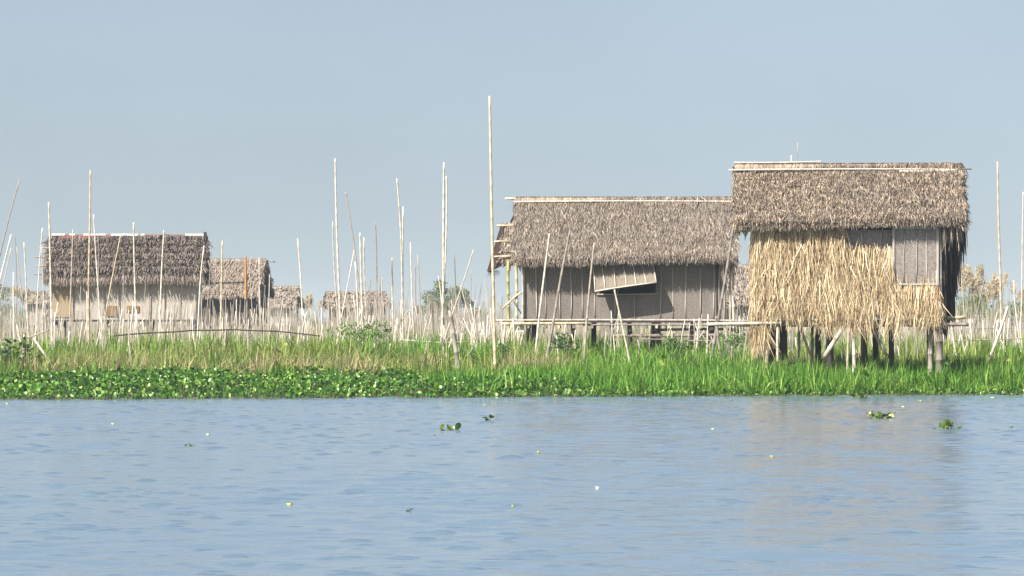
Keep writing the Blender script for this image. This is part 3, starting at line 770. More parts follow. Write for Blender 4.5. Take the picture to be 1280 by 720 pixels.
# ------------------------------------------------------------------ the long middle hut
def mid_hut():
    Yc = 114.0; s = F / Yc; xc = (780 - 640) / s
    G = 0.38
    t = thing('thatched_hut', 'long grey woven hut with a propped flap and a bamboo deck', 'hut', (xc, Yc, G), R(-1.5))
    z = lambda v: v - G
    hx, hy = 2.98, 2.0
    zf, ze, zr = z(1.62), z(3.42), z(5.20)
    fy, fz = -2.58, z(3.38)
    rx0, rx1 = -3.22, 3.28
    rb = MB(); roof_slabs(rb, rx0 + 0.05, rx1 - 0.05, zr, fy, fz, 2.60, fz, 0.12, 1)
    slope(rb, rx0, rx1, 0, zr, fy, fz, 18, 270, 0.34, 0.0135, 0.14, wild=0.24, tip=0.09)
    slope(rb, rx0, rx1, 0, zr, 2.60, fz, 9, 36, 0.5, 0.05, 0.1)
    for sg, xx in ((-1, rx0), (1, rx1)):
        for eyy in (fy, 2.60):
            verge(rb, xx, sg, 0, zr, eyy, fz, 420, 0.16, 0.022)
    n = 60
    base = np.stack([rx1 - RNG.uniform(0.0, 0.5, n), np.full(n, fy + 0.15), np.full(n, fz)], 1)
    d = unit(np.stack([RNG.normal(0, 0.12, n), RNG.normal(0, 0.2, n), -np.ones(n)], 1))
    rb.blades(base, d, RNG.uniform(0.3, 0.7, n), 0.035, unit(np.cross(d, RNG.normal(0, 1, (n, 3)))), np.zeros((n, 3)), 0, taper=0.8)
    roof = rb.build('roof', [M['roof_mid'], M['under']], t)
    cb = MB(); cap(cb, rx0 + 0.02, rx1 - 0.05, zr, fy, fz, 900, 0.34, 0.06, 0); cb.build('ridge_cover', M['cap'], roof)
    sl = (zr - fz) / abs(fy)
    pole_part('ridge_pole', 'batten', roof, (rx0 - 0.05, -0.26, zr - sl * 0.26 + 0.10), (rx1 - 0.1, -0.28, zr - sl * 0.28 + 0.12), 0.03, 0.024)
    pole_part('purlin', 'golden', roof, (rx0 - 0.32, 0.05, zr + 0.02), (rx0 + 0.4, 0.05, zr + 0.0), 0.035)
    # lower side roof beyond the left end
    sb = MB(); ax0, ax1 = -3.62, -3.12; az, af = z(4.50), z(3.35)
    q = 1.0
    for sgn in (-1, 1):
        quad = [[ax0, q + sgn * 1.5, af], [ax1, q + sgn * 1.5, af], [ax1, q, az], [ax0, q, az]]
        sb.slab(quad if sgn < 0 else [quad[1], quad[0], quad[3], quad[2]], 0.1, 1)
    tmp = MB(); slope(tmp, ax0, ax1 + 0.2, 0, az, -1.5, af, 13, 130, 0.3, 0.022, 0.12, wild=0.3)
    verge(tmp, ax0, -1, 0, az, -1.5, af, 60, 0.2, 0.04)
    for vv in tmp.v: vv[:, 1] += q
    off = sb.n
    for key, lst in tmp.f.items():
        for Fa in lst: sb.f.setdefault(key, []).append(Fa + off)
    sb.v += tmp.v; sb.n += tmp.n
    side = sb.build('side_roof', [M['roof_mid'], M['under']], t)
    gb = MB(); pts = [[-1.42, af - 0.1], [0, az - 0.12], [1.42, af - 0.1]]
    A = np.array([[ax0 - 0.02, q + a_, b_] for a_, b_ in pts]); Bq = A - np.array([0.04, 0, 0])
    # gable apron: overhang at the open end, its shade put into the colour
    gb.slab([[ax0 - 0.40, q - 1.40, af - 0.30], [ax0 - 0.40, q + 1.3, af - 0.30], [ax0 - 0.03, q + 0.2, az - 0.06], [ax0 - 0.03, q - 0.2, az - 0.06]], 0.04)
    n = 120
    base = np.stack([ax0 - RNG.uniform(0.12, 0.40, n), RNG.uniform(q - 1.40, q + 1.3, n), np.full(n, af - 0.24)], 1)
    d = unit(np.stack([RNG.normal(-0.1, 0.1, n), RNG.normal(0, 0.15, n), -np.ones(n)], 1))
    gb.blades(base, d, RNG.uniform(0.08, 0.3, n), 0.06, unit(np.cross(d, np.array([[1., 0, 0]]))), np.zeros((n, 3)), 0, taper=0.8)
    gb.slab([[ax0 - 0.40, q - 1.41, af - 0.30], [ax0 + 0.02, q - 1.41, af - 0.10], [ax0 + 0.02, q - 0.3, az - 0.10], [ax0 - 0.05, q - 0.3, az - 0.10]], 0.03)
    gb.build('gable_apron', M['shade_brown'], side, 'left gable overhang, coloured dark for its shade')
    for (zz, x0, x1, yy) in ((z(4.42), -3.78, -3.1, -0.25), (z(3.92), -3.92, -3.3, -0.5), (z(3.48), -3.95, -3.3, -0.55), (z(3.80), -3.45, -3.15, -0.75)):
        pole_part('purlin', 'golden', side, (x0, yy, zz), (x1, yy, zz + 0.02), 0.03, 0.028)
    ob = MB(); ob.box((-3.42, -0.45, z(3.28)), (0.14, 0.06, 0.42)); ob.build('corner_board', M['orangeboard'], side)
    # walls, with a real opening under the flap
    hx0, hx1, hz0, hz1 = -0.70, 0.92, z(2.36), z(3.22)
    wb = MB(); panel_with_hole(wb, -hx, hx, zf, ze, hx0, hx1, hz0, hz1, -hy, 0.05)
    gable(wb, -hx + 0.03, hy - 0.06, zf, ze, zr - 0.25, 0.05); gable(wb, hx - 0.03, hy - 0.06, zf, ze, zr - 0.25, 0.05)
    wall = wb.build('wall', M['weave_mid'], t)
    kb = MB(); kb.box((0, hy - 0.03, (zf + ze) / 2), (2 * hx, 0.05, ze - zf)); kb.build('back_wall', M['shade_brown'], t)  # wall coloured dark to stand for the room's shade
    kb = MB(); kb.box((0.1, -hy + 1.2, (zf + ze) / 2 - 0.02), (2.6, 0.04, ze - zf - 0.12)); kb.build('shade_screen', M['shade_brown'], t)  # added screen, coloured dark so the opening looks unlit
    for i, xb in enumerate((-2.92, -2.55, -2.30, -1.86, -1.55, -1.22, -0.86, -0.28, 0.32, 1.05, 1.42, 1.78, 2.22, 2.60, 2.78, 2.93)):
        lo = zf + 0.02; hi = ze
        mt = 'bleached' if i in (0, 1, 15) else 'batten'
        if hx0 < xb < hx1: hi = hz0 - 0.02
        pole_part('wall_batten', mt, wall, (xb, -hy - 0.02, lo), (xb + random.uniform(-.02, .02), -hy - 0.02, hi), 0.017, node=0)
    pole_part('wall_batten', 'darkwood', wall, (2.72, -hy - 0.03, zf), (2.72, -hy - 0.03, ze), 0.035, node=0)
    pole_part('window_sill', 'batten', wall, (hx0 - 0.1, -hy - 0.03, hz0), (hx1 + 0.1, -hy - 0.03, hz0 + 0.02), 0.025, node=0)
    # flap: hinged under the eave, propped outwards, slightly askew
    fb = MB(); A = np.array([-0.93, -hy - 0.10, z(3.30)]); B = np.array([0.80, -hy - 0.10, z(3.34)]); C_ = np.array([0.93, -hy - 0.62, z(2.70)]); D = np.array([-0.85, -hy - 0.62, z(2.44)])
    fb.slab([D, C_, B, A], 0.03)
    flap = fb.build('window_flap', M['weave_flap'], t)
    nn = unit(np.cross(C_ - D, A - D)); nn = nn if nn[1] < 0 else -nn
    for u in (0.0, 0.17, 0.34, 0.51, 0.68, 0.84, 1.0):
        p = D + (C_ - D) * u + nn * 0.012; q_ = A + (B - A) * u + nn * 0.012
        pole_part('flap_batten', 'bleached', flap, p, q_, 0.015, node=0)
    pole_part('flap_batten', 'bleached', flap, D + nn * 0.012, C_ + nn * 0.012, 0.02, node=0)
    pole_part('flap_prop', 'greyed', flap, (-0.2, -hy, hz0 + 0.05), (D + (C_ - D) * 0.4), 0.015, node=0)
    # floor, deck and beams
    cl_ = MB(); cl_.box((0, 0, ze - 0.03), (2 * hx - 0.14, 2 * hy - 0.14, 0.03)); cl_.build('light_block_ceiling', M['dark'], t)  # dark panel added to keep daylight out of the room
    fl = MB(); fl.box((0, 0, zf - 0.05), (2 * hx, 2 * hy - 0.02, 0.06)); fl.build('floor', M['darkwood'], t)
    pole_part('floor_beam', 'batten', t, (-3.75, -hy - 0.12, zf - 0.02), (3.75, -hy - 0.15, zf - 0.03), 0.036, 0.03)
    pole_part('floor_beam', 'golden', t, (-3.6, -hy - 0.3, zf - 0.12), (-1.0, -hy - 0.3, zf - 0.10), 0.045, 0.04)
    pole_part('floor_beam', 'greyed', t, (-1.2, -hy - 0.25, zf - 0.15), (3.7, -hy - 0.28, zf - 0.17), 0.028, 0.025)
    pole_part('floor_beam', 'greywood', t, (-0.3, -hy - 0.1, zf - 0.46), (3.7, -hy - 0.1, zf - 0.42), 0.05, 0.05)
    pole_part('floor_beam', 'greywood', t, (0.8, -hy + 0.3, zf - 0.30), (3.9, -hy + 0.3, zf - 0.28), 0.04, 0.04)
    for xb in np.arange(-2.8, 2.9, 0.46):
        jb = MB(); jb.box((xb + random.uniform(-.08, .08), -hy + 0.9, zf - 0.20), (0.07, 2.4, 0.09)); jb.build('joist', M['golden'] if random.random() < 0.35 else M['greywood'], t)
    for xb in (-2.8, -1.5, -0.35, 0.15, 1.0, 2.0, 2.55, 3.3):
        pole_part('stilt', 'darkwood', t, (xb, -1.8 + random.uniform(-.1, .3), -0.3), (xb, -1.8, zf - 0.08), 0.07 if xb < 2.3 else 0.11, node=0)
    for xb in (-2.7, -0.9, 0.9, 2.7):
        pole_part('stilt', 'darkwood', t, (xb, 1.7, -0.3), (xb, 1.7, zf - 0.08), 0.08, node=0)
    pole_part('corner_post', 'green', t, (-3.34, -1.6, -0.3), (-3.40, -1.6, z(3.35)), 0.05, 0.045)
    pole_part('corner_post', 'golden', t, (-3.16, -1.95, -0.3), (-3.16, -1.95, z(3.32)), 0.05, 0.045)
    pole_part('corner_post', 'bleached', t, (-2.98, -2.1, -0.3), (-2.98, -2.1, ze), 0.035, 0.03)
    pole_part('brace', 'golden', t, (-3.55, -2.0, z(1.95)), (-3.0, -2.0, z(2.42)), 0.03)
    pole_part('brace', 'greyed', t, (-3.35, -2.05, z(2.30)), (-3.0, -2.05, z(1.8)), 0.02)
    for xb, dx in ((3.08, 0.02), (3.22, -0.04)):
        pole_part('corner_post', 'bleached', t, (xb, -1.9, -0.3), (xb + dx, -1.9, z(3.3)), 0.03, 0.03)
    bb = MB(); bb.box((-3.05, -2.18, z(1.42)), (0.26, 0.05, 0.3)); bb.build('panel', M['white_sheet'], t, 'small white panel under the deck corner')
    return t


mid_hut()


# ------------------------------------------------------------------ far huts
def far_hut(name, label, pxa, pxb, yr, ye, Yc, depth, roofm, wallm, rz=0.0, overhang=0.5, rows=9, per_m=50, wd=0.05, bl=0.5, floor_z=1.5, lift=0.14, jit=0.10, lv=(0.55, 1.2)):
    s = F / Yc; xc = ((pxa + pxb) / 2 - 640) / s; L = (pxb - pxa) / s / math.cos(rz)
    G = float(gz(xc, Yc))
    t = thing(name, label, 'hut', (xc, Yc, G), rz)
    hy = depth / 2
    fy = -(hy + overhang)
    zr = H + (HY - yr) / s - G
    s2 = F / (Yc + fy); fz = H + (HY - ye) / s2 - G + 0.12
    x0, x1 = -L / 2, L / 2
    rb = MB(); roof_slabs(rb, x0 + 0.05, x1 - 0.05, zr, fy, fz, -fy, fz, 0.14, 1)
    slope(rb, x0, x1, 0, zr, fy, fz, rows, per_m, bl, wd, lift, wild=0.2, jit=jit, lv=lv)
    slope(rb, x0, x1, 0, zr, -fy, fz, 6, per_m * 0.6, bl, wd * 1.3, 0.1)
    for sg, xx in ((-1, x0), (1, x1)):
        for eyy in (fy, -fy): verge(rb, xx, sg, 0, zr, eyy, fz, 130, 0.35, wd)
    roof = rb.build('roof', [roofm, M['under']], t)
    cb = MB(); cap(cb, x0, x1, zr, fy, fz, 260, 0.35, wd * 1.2, 0); cb.build('ridge_cover', roofm, roof)
    hx = L / 2 - 0.3; ze = fz + (zr - fz) * overhang / (hy + overhang) - 0.1; zf = floor_z - G
    wb = MB(); wb.box((0, -hy + 0.03, (zf + ze) / 2), (2 * hx, 0.06, ze - zf)); wb.box((0, hy - 0.03, (zf + ze) / 2), (2 * hx, 0.06, ze - zf))
    gable(wb, -hx + 0.03, hy - 0.07, zf, ze, zr - 0.25, 0.06); gable(wb, hx - 0.03, hy - 0.07, zf, ze, zr - 0.25, 0.06)
    wall = wb.build('wall', wallm, t)
    fl = MB(); fl.box((0, 0, zf - 0.06), (2 * hx, 2 * hy - 0.02, 0.08)); fl.build('floor', M['darkwood'], t)
    for xb in np.linspace(-hx + 0.2, hx - 0.2, 4):
        for yb in (-hy + 0.2, hy - 0.2):
            pole_part('stilt', 'greywood', t, (xb, yb, -0.3), (xb, yb, zf - 0.1), 0.08, node=0)
    return t, roof, wall, dict(x0=x0, x1=x1, zr=zr, fy=fy, fz=fz, hx=hx, hy=hy, ze=ze, zf=zf, G=G)


t, roof, wall, q = far_hut('thatched_hut', 'broad dark thatched hut with red and white sheets along its ridge', 62, 258, 296, 349, 168.0, 4.6, M['roof_far'], M['weave_far'], R(2), 0.32, rows=6, per_m=130, wd=0.035, bl=0.72, floor_z=1.7, lift=0.30, jit=0.035, lv=(0.85, 1.08))
sl = (q['zr'] - q['fz']) / abs(q['fy'])
cuts = [(-3.32, -2.75, 'white_sheet'), (-2.55, -2.3, 'white_sheet'), (-1.95, -0.95, 'white_sheet'), (-0.75, 0.45, 'white_sheet'), (0.55, 0.72, 'white_sheet'), (2.5, 3.3, 'white_sheet'),
        (-3.0, -2.2, 'red_sheet'), (-2.1, -1.5, 'red_sheet'), (-1.2, -0.55, 'red_sheet'), (0.35, 2.62, 'red_sheet')]
for (a, b, mt) in cuts:
    m_ = MB()
    red = mt == 'red_sheet'
    hh = (0.27 if red else 0.11) * random.uniform(0.8, 1.15); up = 0.10 if red else 0.135; d1 = 0.03 * random.uniform(-1, 1)
    m_.slab([[a, -hh, q['zr'] - sl * hh + up], [b, -hh + d1, q['zr'] - sl * (hh - d1) + up], [b, 0, q['zr'] + up], [a, 0, q['zr'] + up]], 0.015)
    if not red:
        m_.slab([[b, hh, q['zr'] - sl * hh + up], [a, hh, q['zr'] - sl * hh + up], [a, 0.003, q['zr'] + up], [b, 0.003, q['zr'] + up]], 0.015)
    m_.build('ridge_sheet', M[mt], roof, ('rusty red' if red else 'white') + ' sheet covering the ridge')
for zz, yy, ln in ((q['fz'] + 1.35, -1.0, 0.35), (q['fz'] + 0.95, -1.5, 0.5), (q['fz'] + 0.55, -2.0, 0.4), (q['fz'] + 0.2, -2.4, 0.45)):
    pole_part('purlin', 'greyed', roof, (q['x0'] - ln, yy, zz - 0.1), (q['x0'] + 0.3, yy, zz - 0.1), 0.035)
m_ = MB(); m_.box((-q['hx'] + 0.42, -q['hy'] - 0.03, (q['zf'] + q['ze']) / 2 + 0.05), (0.9, 0.05, q['ze'] - q['zf'] - 0.1)); m_.build('door', M['ochre_mat'], wall, 'ochre matting at the left corner')
for (bx, bz, bw, bh) in ((-0.55, 0.36, 0.42, 0.45), (0.35, 0.45, 0.55, 0.26)):
    m_ = MB(); m_.box((bx, -q['hy'] - 0.03, q['zf'] + bz), (bw, 0.05, bh)); m_.build('wall_board', M['orangeboard'], wall, 'orange brown board low on the wall')
for xb in np.linspace(-q['hx'] + 0.9, q['hx'] - 0.1, 9):
    pole_part('wall_batten', 'batten', wall, (xb, -q['hy'] - 0.08, q['zf']), (xb, -q['hy'] - 0.08, q['ze']), 0.025, node=0)
m_ = MB(); m_.box((q['x1'] - 0.05, -0.3, q['zr'] - 0.05), (0.1, 0.7, 0.5)); m_.build('ridge_end', M['darkwood'], roof)

t, roof, wall, q = far_hut('thatched_hut', 'tan thatched hut tucked behind the right end of the dark hut', 236, 333, 325, 371, 205.0, 4.6, M['roof_tan'], M['dark'], R(-5), 0.6, rows=9, per_m=50, wd=0.05, floor_z=1.5)
pole_part('roof_pole', 'darkwood', roof, (-1.2, q['fy'] * 0.76, q['fz'] + 0.62), (1.3, q['fy'] * 0.76, q['fz'] + 0.66), 0.04)
pole_part('ridge_pole', 'greyed', roof, (1.2, 0.1, q['zr'] + 0.1), (2.55, 0.1, q['zr'] - 0.1), 0.04)
far_hut('thatched_hut', 'small pale hut farther off, right of the tan roof', 322, 374, 359, 384, 300.0, 4.0, M['roof_tan'], M['weave_far'], R(-4), 0.5, rows=6, per_m=16, wd=0.14, floor_z=1.4)
t, roof, wall, q = far_hut('thatched_hut', 'low lone hut with dark right end among the middle stakes', 408, 482, 366, 384, 250.0, 3.6, M['roof_tan'], M['dark'], R(6), 0.5, rows=7, per_m=18, wd=0.12, floor_z=1.2)
m_ = MB(); m_.box((-q['hx'] + 0.5, -q['hy'] - 0.05, (q['zf'] + q['ze']) / 2), (1.1, 0.05, q['ze'] - q['zf'])); m_.build('wall_panel', M['ochre_mat'], wall, 'pale ochre matting at the left corner')
m_ = MB(); m_.box((q['hx'] + 0.10, -0.2, (q['zf'] + q['ze']) / 2 + 0.3), (0.06, q['hy'] * 1.7, 1.3)); m_.box((q['hx'] - 0.25, -q['hy'] - 0.05, (q['zf'] + q['ze']) / 2), (0.8, 0.05, q['ze'] - q['zf'])); m_.build('wall_panel', M['shade_blue'], wall, 'blue black sheets standing for the shadow at the right end')  # dark sheets painted in where the right end is shadowed
far_hut('thatched_hut', 'plain brown roofed hut seen between the long hut and the straw hut', 888, 948, 333, 382, 175.0, 5.0, M['roof_tan'], M['weave_far'], R(3), 0.6, rows=9, per_m=50, wd=0.05, floor_z=1.5)
far_hut('thatched_hut', 'faint small hut at the far left behind the poles', 33, 64, 365, 379, 330.0, 3.5, M['roof_tan'], M['weave_far'], R(0), 0.4, rows=5, per_m=14, wd=0.16, floor_z=1.4)


# ------------------------------------------------------------------ tall bamboo poles: top pixel, base pixel, distance, radius, colour, label, short reference
POLES = [
    (612, 120, 619, 452, 88, 0.042, 'golden', 'tallest golden bamboo pole, standing left of the long hut', 'the tallest golden pole'),
    (555, 203, 551, 412, 112, 0.048, 'bleached', 'tall white bamboo pole in the gap left of the tallest pole', 'the tall white pole'),
    (558, 220, 554, 405, 113, 0.034, 'bleached', 'slimmer pole pressed against the tall white pole', 'the slim doubled pole'),
    (419, 198, 426, 400, 128, 0.044, 'bleached', 'very tall pale pole rising left of the lone low hut', 'the very tall pale pole'),
    (416, 277, 422, 398, 135, 0.034, 'bleached', 'medium pole just left of the very tall pale pole', 'the low hut\'s left pole'),
    (432, 240, 453, 395, 126, 0.030, 'greyed', 'dark grey pole leaning left above the low lone hut', 'the dark leaning pole'),
    (443, 311, 428, 392, 132, 0.026, 'stake', 'thin pole leaning right in front of the low hut', 'the right leaning thin pole'),
    (450, 291, 453, 398, 124, 0.042, 'bleached', 'thick white pole before the right half of the low hut', 'the thick white pole'),
    (455, 297, 459, 396, 126, 0.034, 'bleached', 'white pole just right of the thick white pole', 'the low hut\'s white pole'),
    (444, 327, 448, 398, 122, 0.032, 'stake', 'shorter pale pole left of the thick white pole', 'the shorter pale pole'),
    (469, 277, 469, 388, 140, 0.034, 'greyed', 'upright grey pole over the dark end of the low hut', 'the grey pole'),
    (490, 322, 492, 390, 130, 0.034, 'bleached', 'medium pale pole left of the leaning pair', 'the medium pale pole'),
    (496, 223, 503, 400, 120, 0.038, 'bleached', 'tall slightly leaning pole, left one of a close pair', 'the close pair of poles'),
    (504, 258, 505, 402, 121, 0.040, 'bleached', 'straight pole, right one of the close pair', 'the straight pair pole'),
    (513, 303, 517, 395, 124, 0.030, 'bleached', 'slim white pole right of the close pair', 'the slim white pole'),
    (522, 318, 525, 400, 118, 0.024, 'stake', 'thin pole in the gap between the close pair and the tall white pole', 'the thin gap pole'),
    (519, 332, 521, 400, 117, 0.022, 'greyed', 'thin grey pole beside the gap pole', 'the thin grey gap pole'),
    (568, 317, 570, 380, 150, 0.030, 'greyed', 'dark grey stick before the hazy bush', 'the dark bush stick'),
    (592, 312, 566, 396, 110, 0.026, 'bleached', 'white pole leaning right across the hazy bush', 'the pole across the bush'),
    (576, 357, 594, 420, 108, 0.024, 'stake', 'thin stick leaning left, crossing the pole before the bush', 'the crossing stick'),
    (589, 335, 586, 400, 140, 0.022, 'greyed', 'faint slim stick right of the hazy bush', 'the faint slim stick'),
    (614, 318, 613, 400, 140, 0.018, 'greyed', 'faint thin stick close behind the tallest pole', 'the faint stick'),
    (562, 388, 573, 463, 86.5, 0.070, 'greyed', 'thick weathered post leaning left in the bank grass', 'the thick leaning post'),
    (372, 298, 378, 395, 138, 0.038, 'bleached', 'single pale pole between the far huts and the low hut', 'the single pale pole'),
    (337, 343, 336, 390, 150, 0.026, 'bleached', 'short white pole at the right edge of the tan roof', 'the short white pole'),
    (324, 322, 327, 388, 142, 0.030, 'stake', 'thin pole over the right part of the tan roof', 'the tan roof pole'),
    (278, 301, 275, 390, 140, 0.044, 'golden', 'golden pole over the left part of the tan roof', 'the golden pole'),
    (260, 325, 278, 390, 146, 0.024, 'greyed', 'grey stick leaning left beside the golden pole', 'the grey leaning stick'),
    (264, 300, 258, 385, 150, 0.022, 'greyed', 'thin stick at the right gable of the dark hut', 'the gable stick'),
    (255, 307, 249, 395, 134, 0.030, 'stake', 'slightly leaning thin pole at the right end of the dark roof', 'the right end pole'),
    (205, 288, 199, 395, 130, 0.038, 'bleached', 'pale pole crossing the right half of the dark roof', 'the right roof pole'),
    (167, 278, 168, 398, 128, 0.042, 'bleached', 'upright white pole before the middle of the dark hut', 'the middle roof pole'),
    (151, 294, 133, 392, 132, 0.030, 'golden', 'leaning golden stick before the middle of the dark hut', 'the leaning golden stick'),
    (113, 213, 113, 402, 126, 0.042, 'golden', 'very tall golden pole crossing the left part of the dark roof', 'the very tall golden pole'),
    (117, 268, 123, 398, 130, 0.032, 'bleached', 'paler pole right of the very tall golden pole', 'the paler roof pole'),
    (123, 283, 125, 390, 150, 0.018, 'greyed', 'thin stick tip showing above the ridge by the tall golden pole', 'the thin ridge stick'),
    (91, 287, 86, 396, 132, 0.030, 'stake', 'thin pole crossing the left edge of the dark roof', 'the left roof pole'),
    (61, 253, 65, 402, 124, 0.042, 'bleached', 'tall white pole at the left gable of the dark hut', 'the left gable pole'),
    (53, 285, 46, 392, 128, 0.026, 'stake', 'first thin pole left of the dark hut, top tilted right', 'the first thin pole'),
    (52, 306, 58, 395, 130, 0.024, 'bleached', 'second thin pole left of the dark hut, top tilted left', 'the second thin pole'),
    (30, 303, 35, 395, 130, 0.034, 'bleached', 'white pole by the faint far hut', 'the far hut pole'),
    (21, 309, 31, 390, 134, 0.024, 'stake', 'thin stick leaning left beside the white pole by the far hut', 'the thin left stick'),
    (17, 340, 18, 398, 124, 0.030, 'stake', 'short brownish pole near the left edge', 'the brownish pole'),
    (19, 292, 20, 392, 140, 0.016, 'greyed', 'very thin dark stick near the left edge', 'the thin dark stick'),
    (25, 223, -6, 352, 122, 0.030, 'greyed', 'long grey pole leaning right out of the left edge', 'the long leaning pole'),
    (14, 293, -6, 378, 120, 0.032, 'stake', 'pale pole leaning right below the long grey leaning pole', 'the pale leaning pole'),
    (14, 310, -2, 385, 126, 0.024, 'bleached', 'white stick leaning right at the left edge', 'the white edge stick'),
    (307, 321, 307, 392, 139, 0.040, 'greyed', 'pole with orange upper half before the tan roof', 'the orange topped pole'),
    (687, 292, 670, 442, 100, 0.036, 'bleached', 'pale pole leaning right before the left part of the long hut', 'the left hut pole'),
    (713, 287, 682, 448, 96, 0.044, 'greyed', 'long grey pole leaning right across the long hut', 'the long grey hut pole'),
    (743, 303, 731, 448, 95, 0.036, 'stake', 'pale pole leaning right just left of the propped flap', 'the pole left of the flap'),
    (768, 362, 787, 453, 95, 0.034, 'bleached', 'pole leaning left below the propped flap', 'the pole below the flap'),
    (919, 264, 889, 447, 96, 0.050, 'greyed', 'thick grey pole leaning right in the gap between the two near huts', 'the thick gap pole'),
    (1247, 202, 1250, 395, 108, 0.040, 'golden', 'tallest pole right of the straw hut', 'the tallest right pole'),
    (1260, 383, 1237, 444, 98, 0.052, 'bleached', 'thick white stake leaning right across the foot of the tallest right pole', 'the thick white stake'),
    (1279, 240, 1274, 392, 118, 0.030, 'bleached', 'pale pole at the right edge of the view', 'the right edge pole'),
    (1198, 295, 1191, 420, 112, 0.034, 'greyed', 'grey pole close behind the right eave of the straw hut', 'the right eave pole'),
    (1182, 326, 1207, 446, 100, 0.036, 'bleached', 'white pole leaning left at the right corner of the straw hut', 'the corner pole'),
    (1179, 335, 1194, 440, 101, 0.032, 'bleached', 'slimmer white pole leaning left beside the corner pole', 'the slim corner pole'),
    (1201, 332, 1208, 415, 116, 0.026, 'stake', 'thin pole before the pale reed plumes', 'the thin plume pole'),
    (1232, 343, 1222, 392, 120, 0.034, 'greyed', 'dark stick leaning right between the reed plumes', 'the dark plume stick'),
    (1267, 350, 1274, 418, 112, 0.034, 'bleached', 'white stick leaning left near the right edge', 'the right white stick'),
    (1256, 340, 1250, 400, 118, 0.022, 'greyed', 'thin grey stick right behind the tallest right pole', 'the thin right stick'),
    (997, 178, 999, 300, 120, 0.020, 'greyed', 'thin dark stick rising behind the ridge of the straw hut', 'the ridge stick'),
    (989, 194, 990, 300, 118, 0.022, 'stake', 'short pale stick tip showing over the ridge of the straw hut', 'the pale ridge stick'),
    (478, 347, 477, 398, 128, 0.024, 'stake', 'slim short pole right of the grey pole', 'the slim short pole'),
    (548, 345, 556, 412, 112, 0.022, 'stake', 'thin stick leaning left beside the tall white pole', 'the thin leaning stick'),
    (895, 395, 900, 440, 92, 0.045, 'greyed', 'short brown stump in the grass right of the thick gap pole', 'the brown stump'),
    (240, 291, 241, 380, 190, 0.020, 'greyed', 'thin tip showing above the right ridge of the dark hut', 'the thin ridge tip'),
    (161, 388, 163, 470, 88.5, 0.026, 'bleached', 'slim white cane standing in front of the bank grass at left', 'the slim bank cane'),
    (30, 418, 31, 452, 92, 0.03, 'stake', 'short crooked cane by the dark leaves at far left', 'the crooked cane'),
    (22, 416, 34, 450, 91, 0.045, 'greyed', 'stout stub leaning left by the dark leaves', 'the stout stub'),
    (42, 423, 62, 450, 93, 0.04, 'bleached', 'pale cane leaning left beside the dark leaves', 'the pale leaning cane'),
]
REFS = []
for (tx, ty, bx, by, Yd, r, mt, label, ref) in POLES:
    a = P(tx, ty, Yd); b = P(bx, by, Yd)
    g_ = float(gz(b[0], Yd)) - 0.25
    b2 = a + (b - a) * ((a[2] - g_) / max(a[2] - b[2], 0.05)) if b[2] > g_ else b
    b2[1] = Yd + random.uniform(-0.25, 0.25)
    Ln = np.linalg.norm(a - b2)
    m_ = MB(); m_.tube((0, 0, 0), a - b2, r * 0.9, r * 0.62, 7, 0.36, min(0.014 * Ln, 0.06) * random.uniform(0.3, 1.0))
    o = m_.build('bamboo_pole', M[mt], loc=b2, smooth=True)
    tag(o, label, 'pole', 'tall bamboo poles of the floating gardens')
    if tx == 307:
        c_ = a + (b2 - a) * 0.40
        m2 = MB(); m2.tube((c_ - b2), (a - b2) * 1.001, r * 1.12, r * 0.9, 7, 0.36, 0.0)
        m2.build('upper_sheath', M['orange'], o, 'orange upper half')
    if by < 500: REFS.append((tx + (bx - tx) * 0.85, ref))
for cx, ref in ((66, 'the dark hut\'s left gable'), (225, 'the dark hut\'s right half'), (300, 'the tan roofed hut'), (352, 'the small pale hut'), (445, 'the low lone hut'), (650, 'the long hut\'s deck corner'), (782, 'the propped flap'), (830, 'the long hut\'s right half'),
                (925, 'the straw hut\'s left edge'), (1000, 'the straw hut\'s dark stilts'), (1070, 'the straw skirt\'s middle'), (1140, 'the woven shutter'), (1215, 'the pale reed plumes')):
    REFS.append((cx, ref))

# ------------------------------------------------------------------ garden stakes: individuals near, one mass far
protos = []
for i in range(10):
    m_ = MB(); random.seed(100 + i)
    m_.tube((0, 0, 0), (0, 0, 1.4), 0.022, 0.015, 5, 0.0, random.uniform(0.005, 0.05))
    if i >= 7:
        for kx in range(2 + (i == 9)):
            z0 = random.uniform(0.5, 1.1)
            m_.tube((0, 0, z0), (random.uniform(-0.2, 0.2), random.uniform(-0.1, 0.1), z0 + random.uniform(0.18, 0.4)), 0.011, 0.007, 4, 0.0, 0)
    protos.append(m_.mesh('stake', [M['stake']], True))
random.seed(55)
stakes = []


def zone(n, pa, pb, ya, yb, ha, hb, lean, ra=0.016, rb=0.030):
    for _ in range(n):
        y = math.sqrt(random.uniform(ya * ya, yb * yb)); px = random.uniform(pa, pb)
        x = (px - 640) * y / F
        stakes.append((px, x, y, random.uniform(ha, hb) * random.choice((0.8, 1, 1, 1.12)), random.gauss(0, lean), random.gauss(0, lean), random.uniform(ra, rb)))


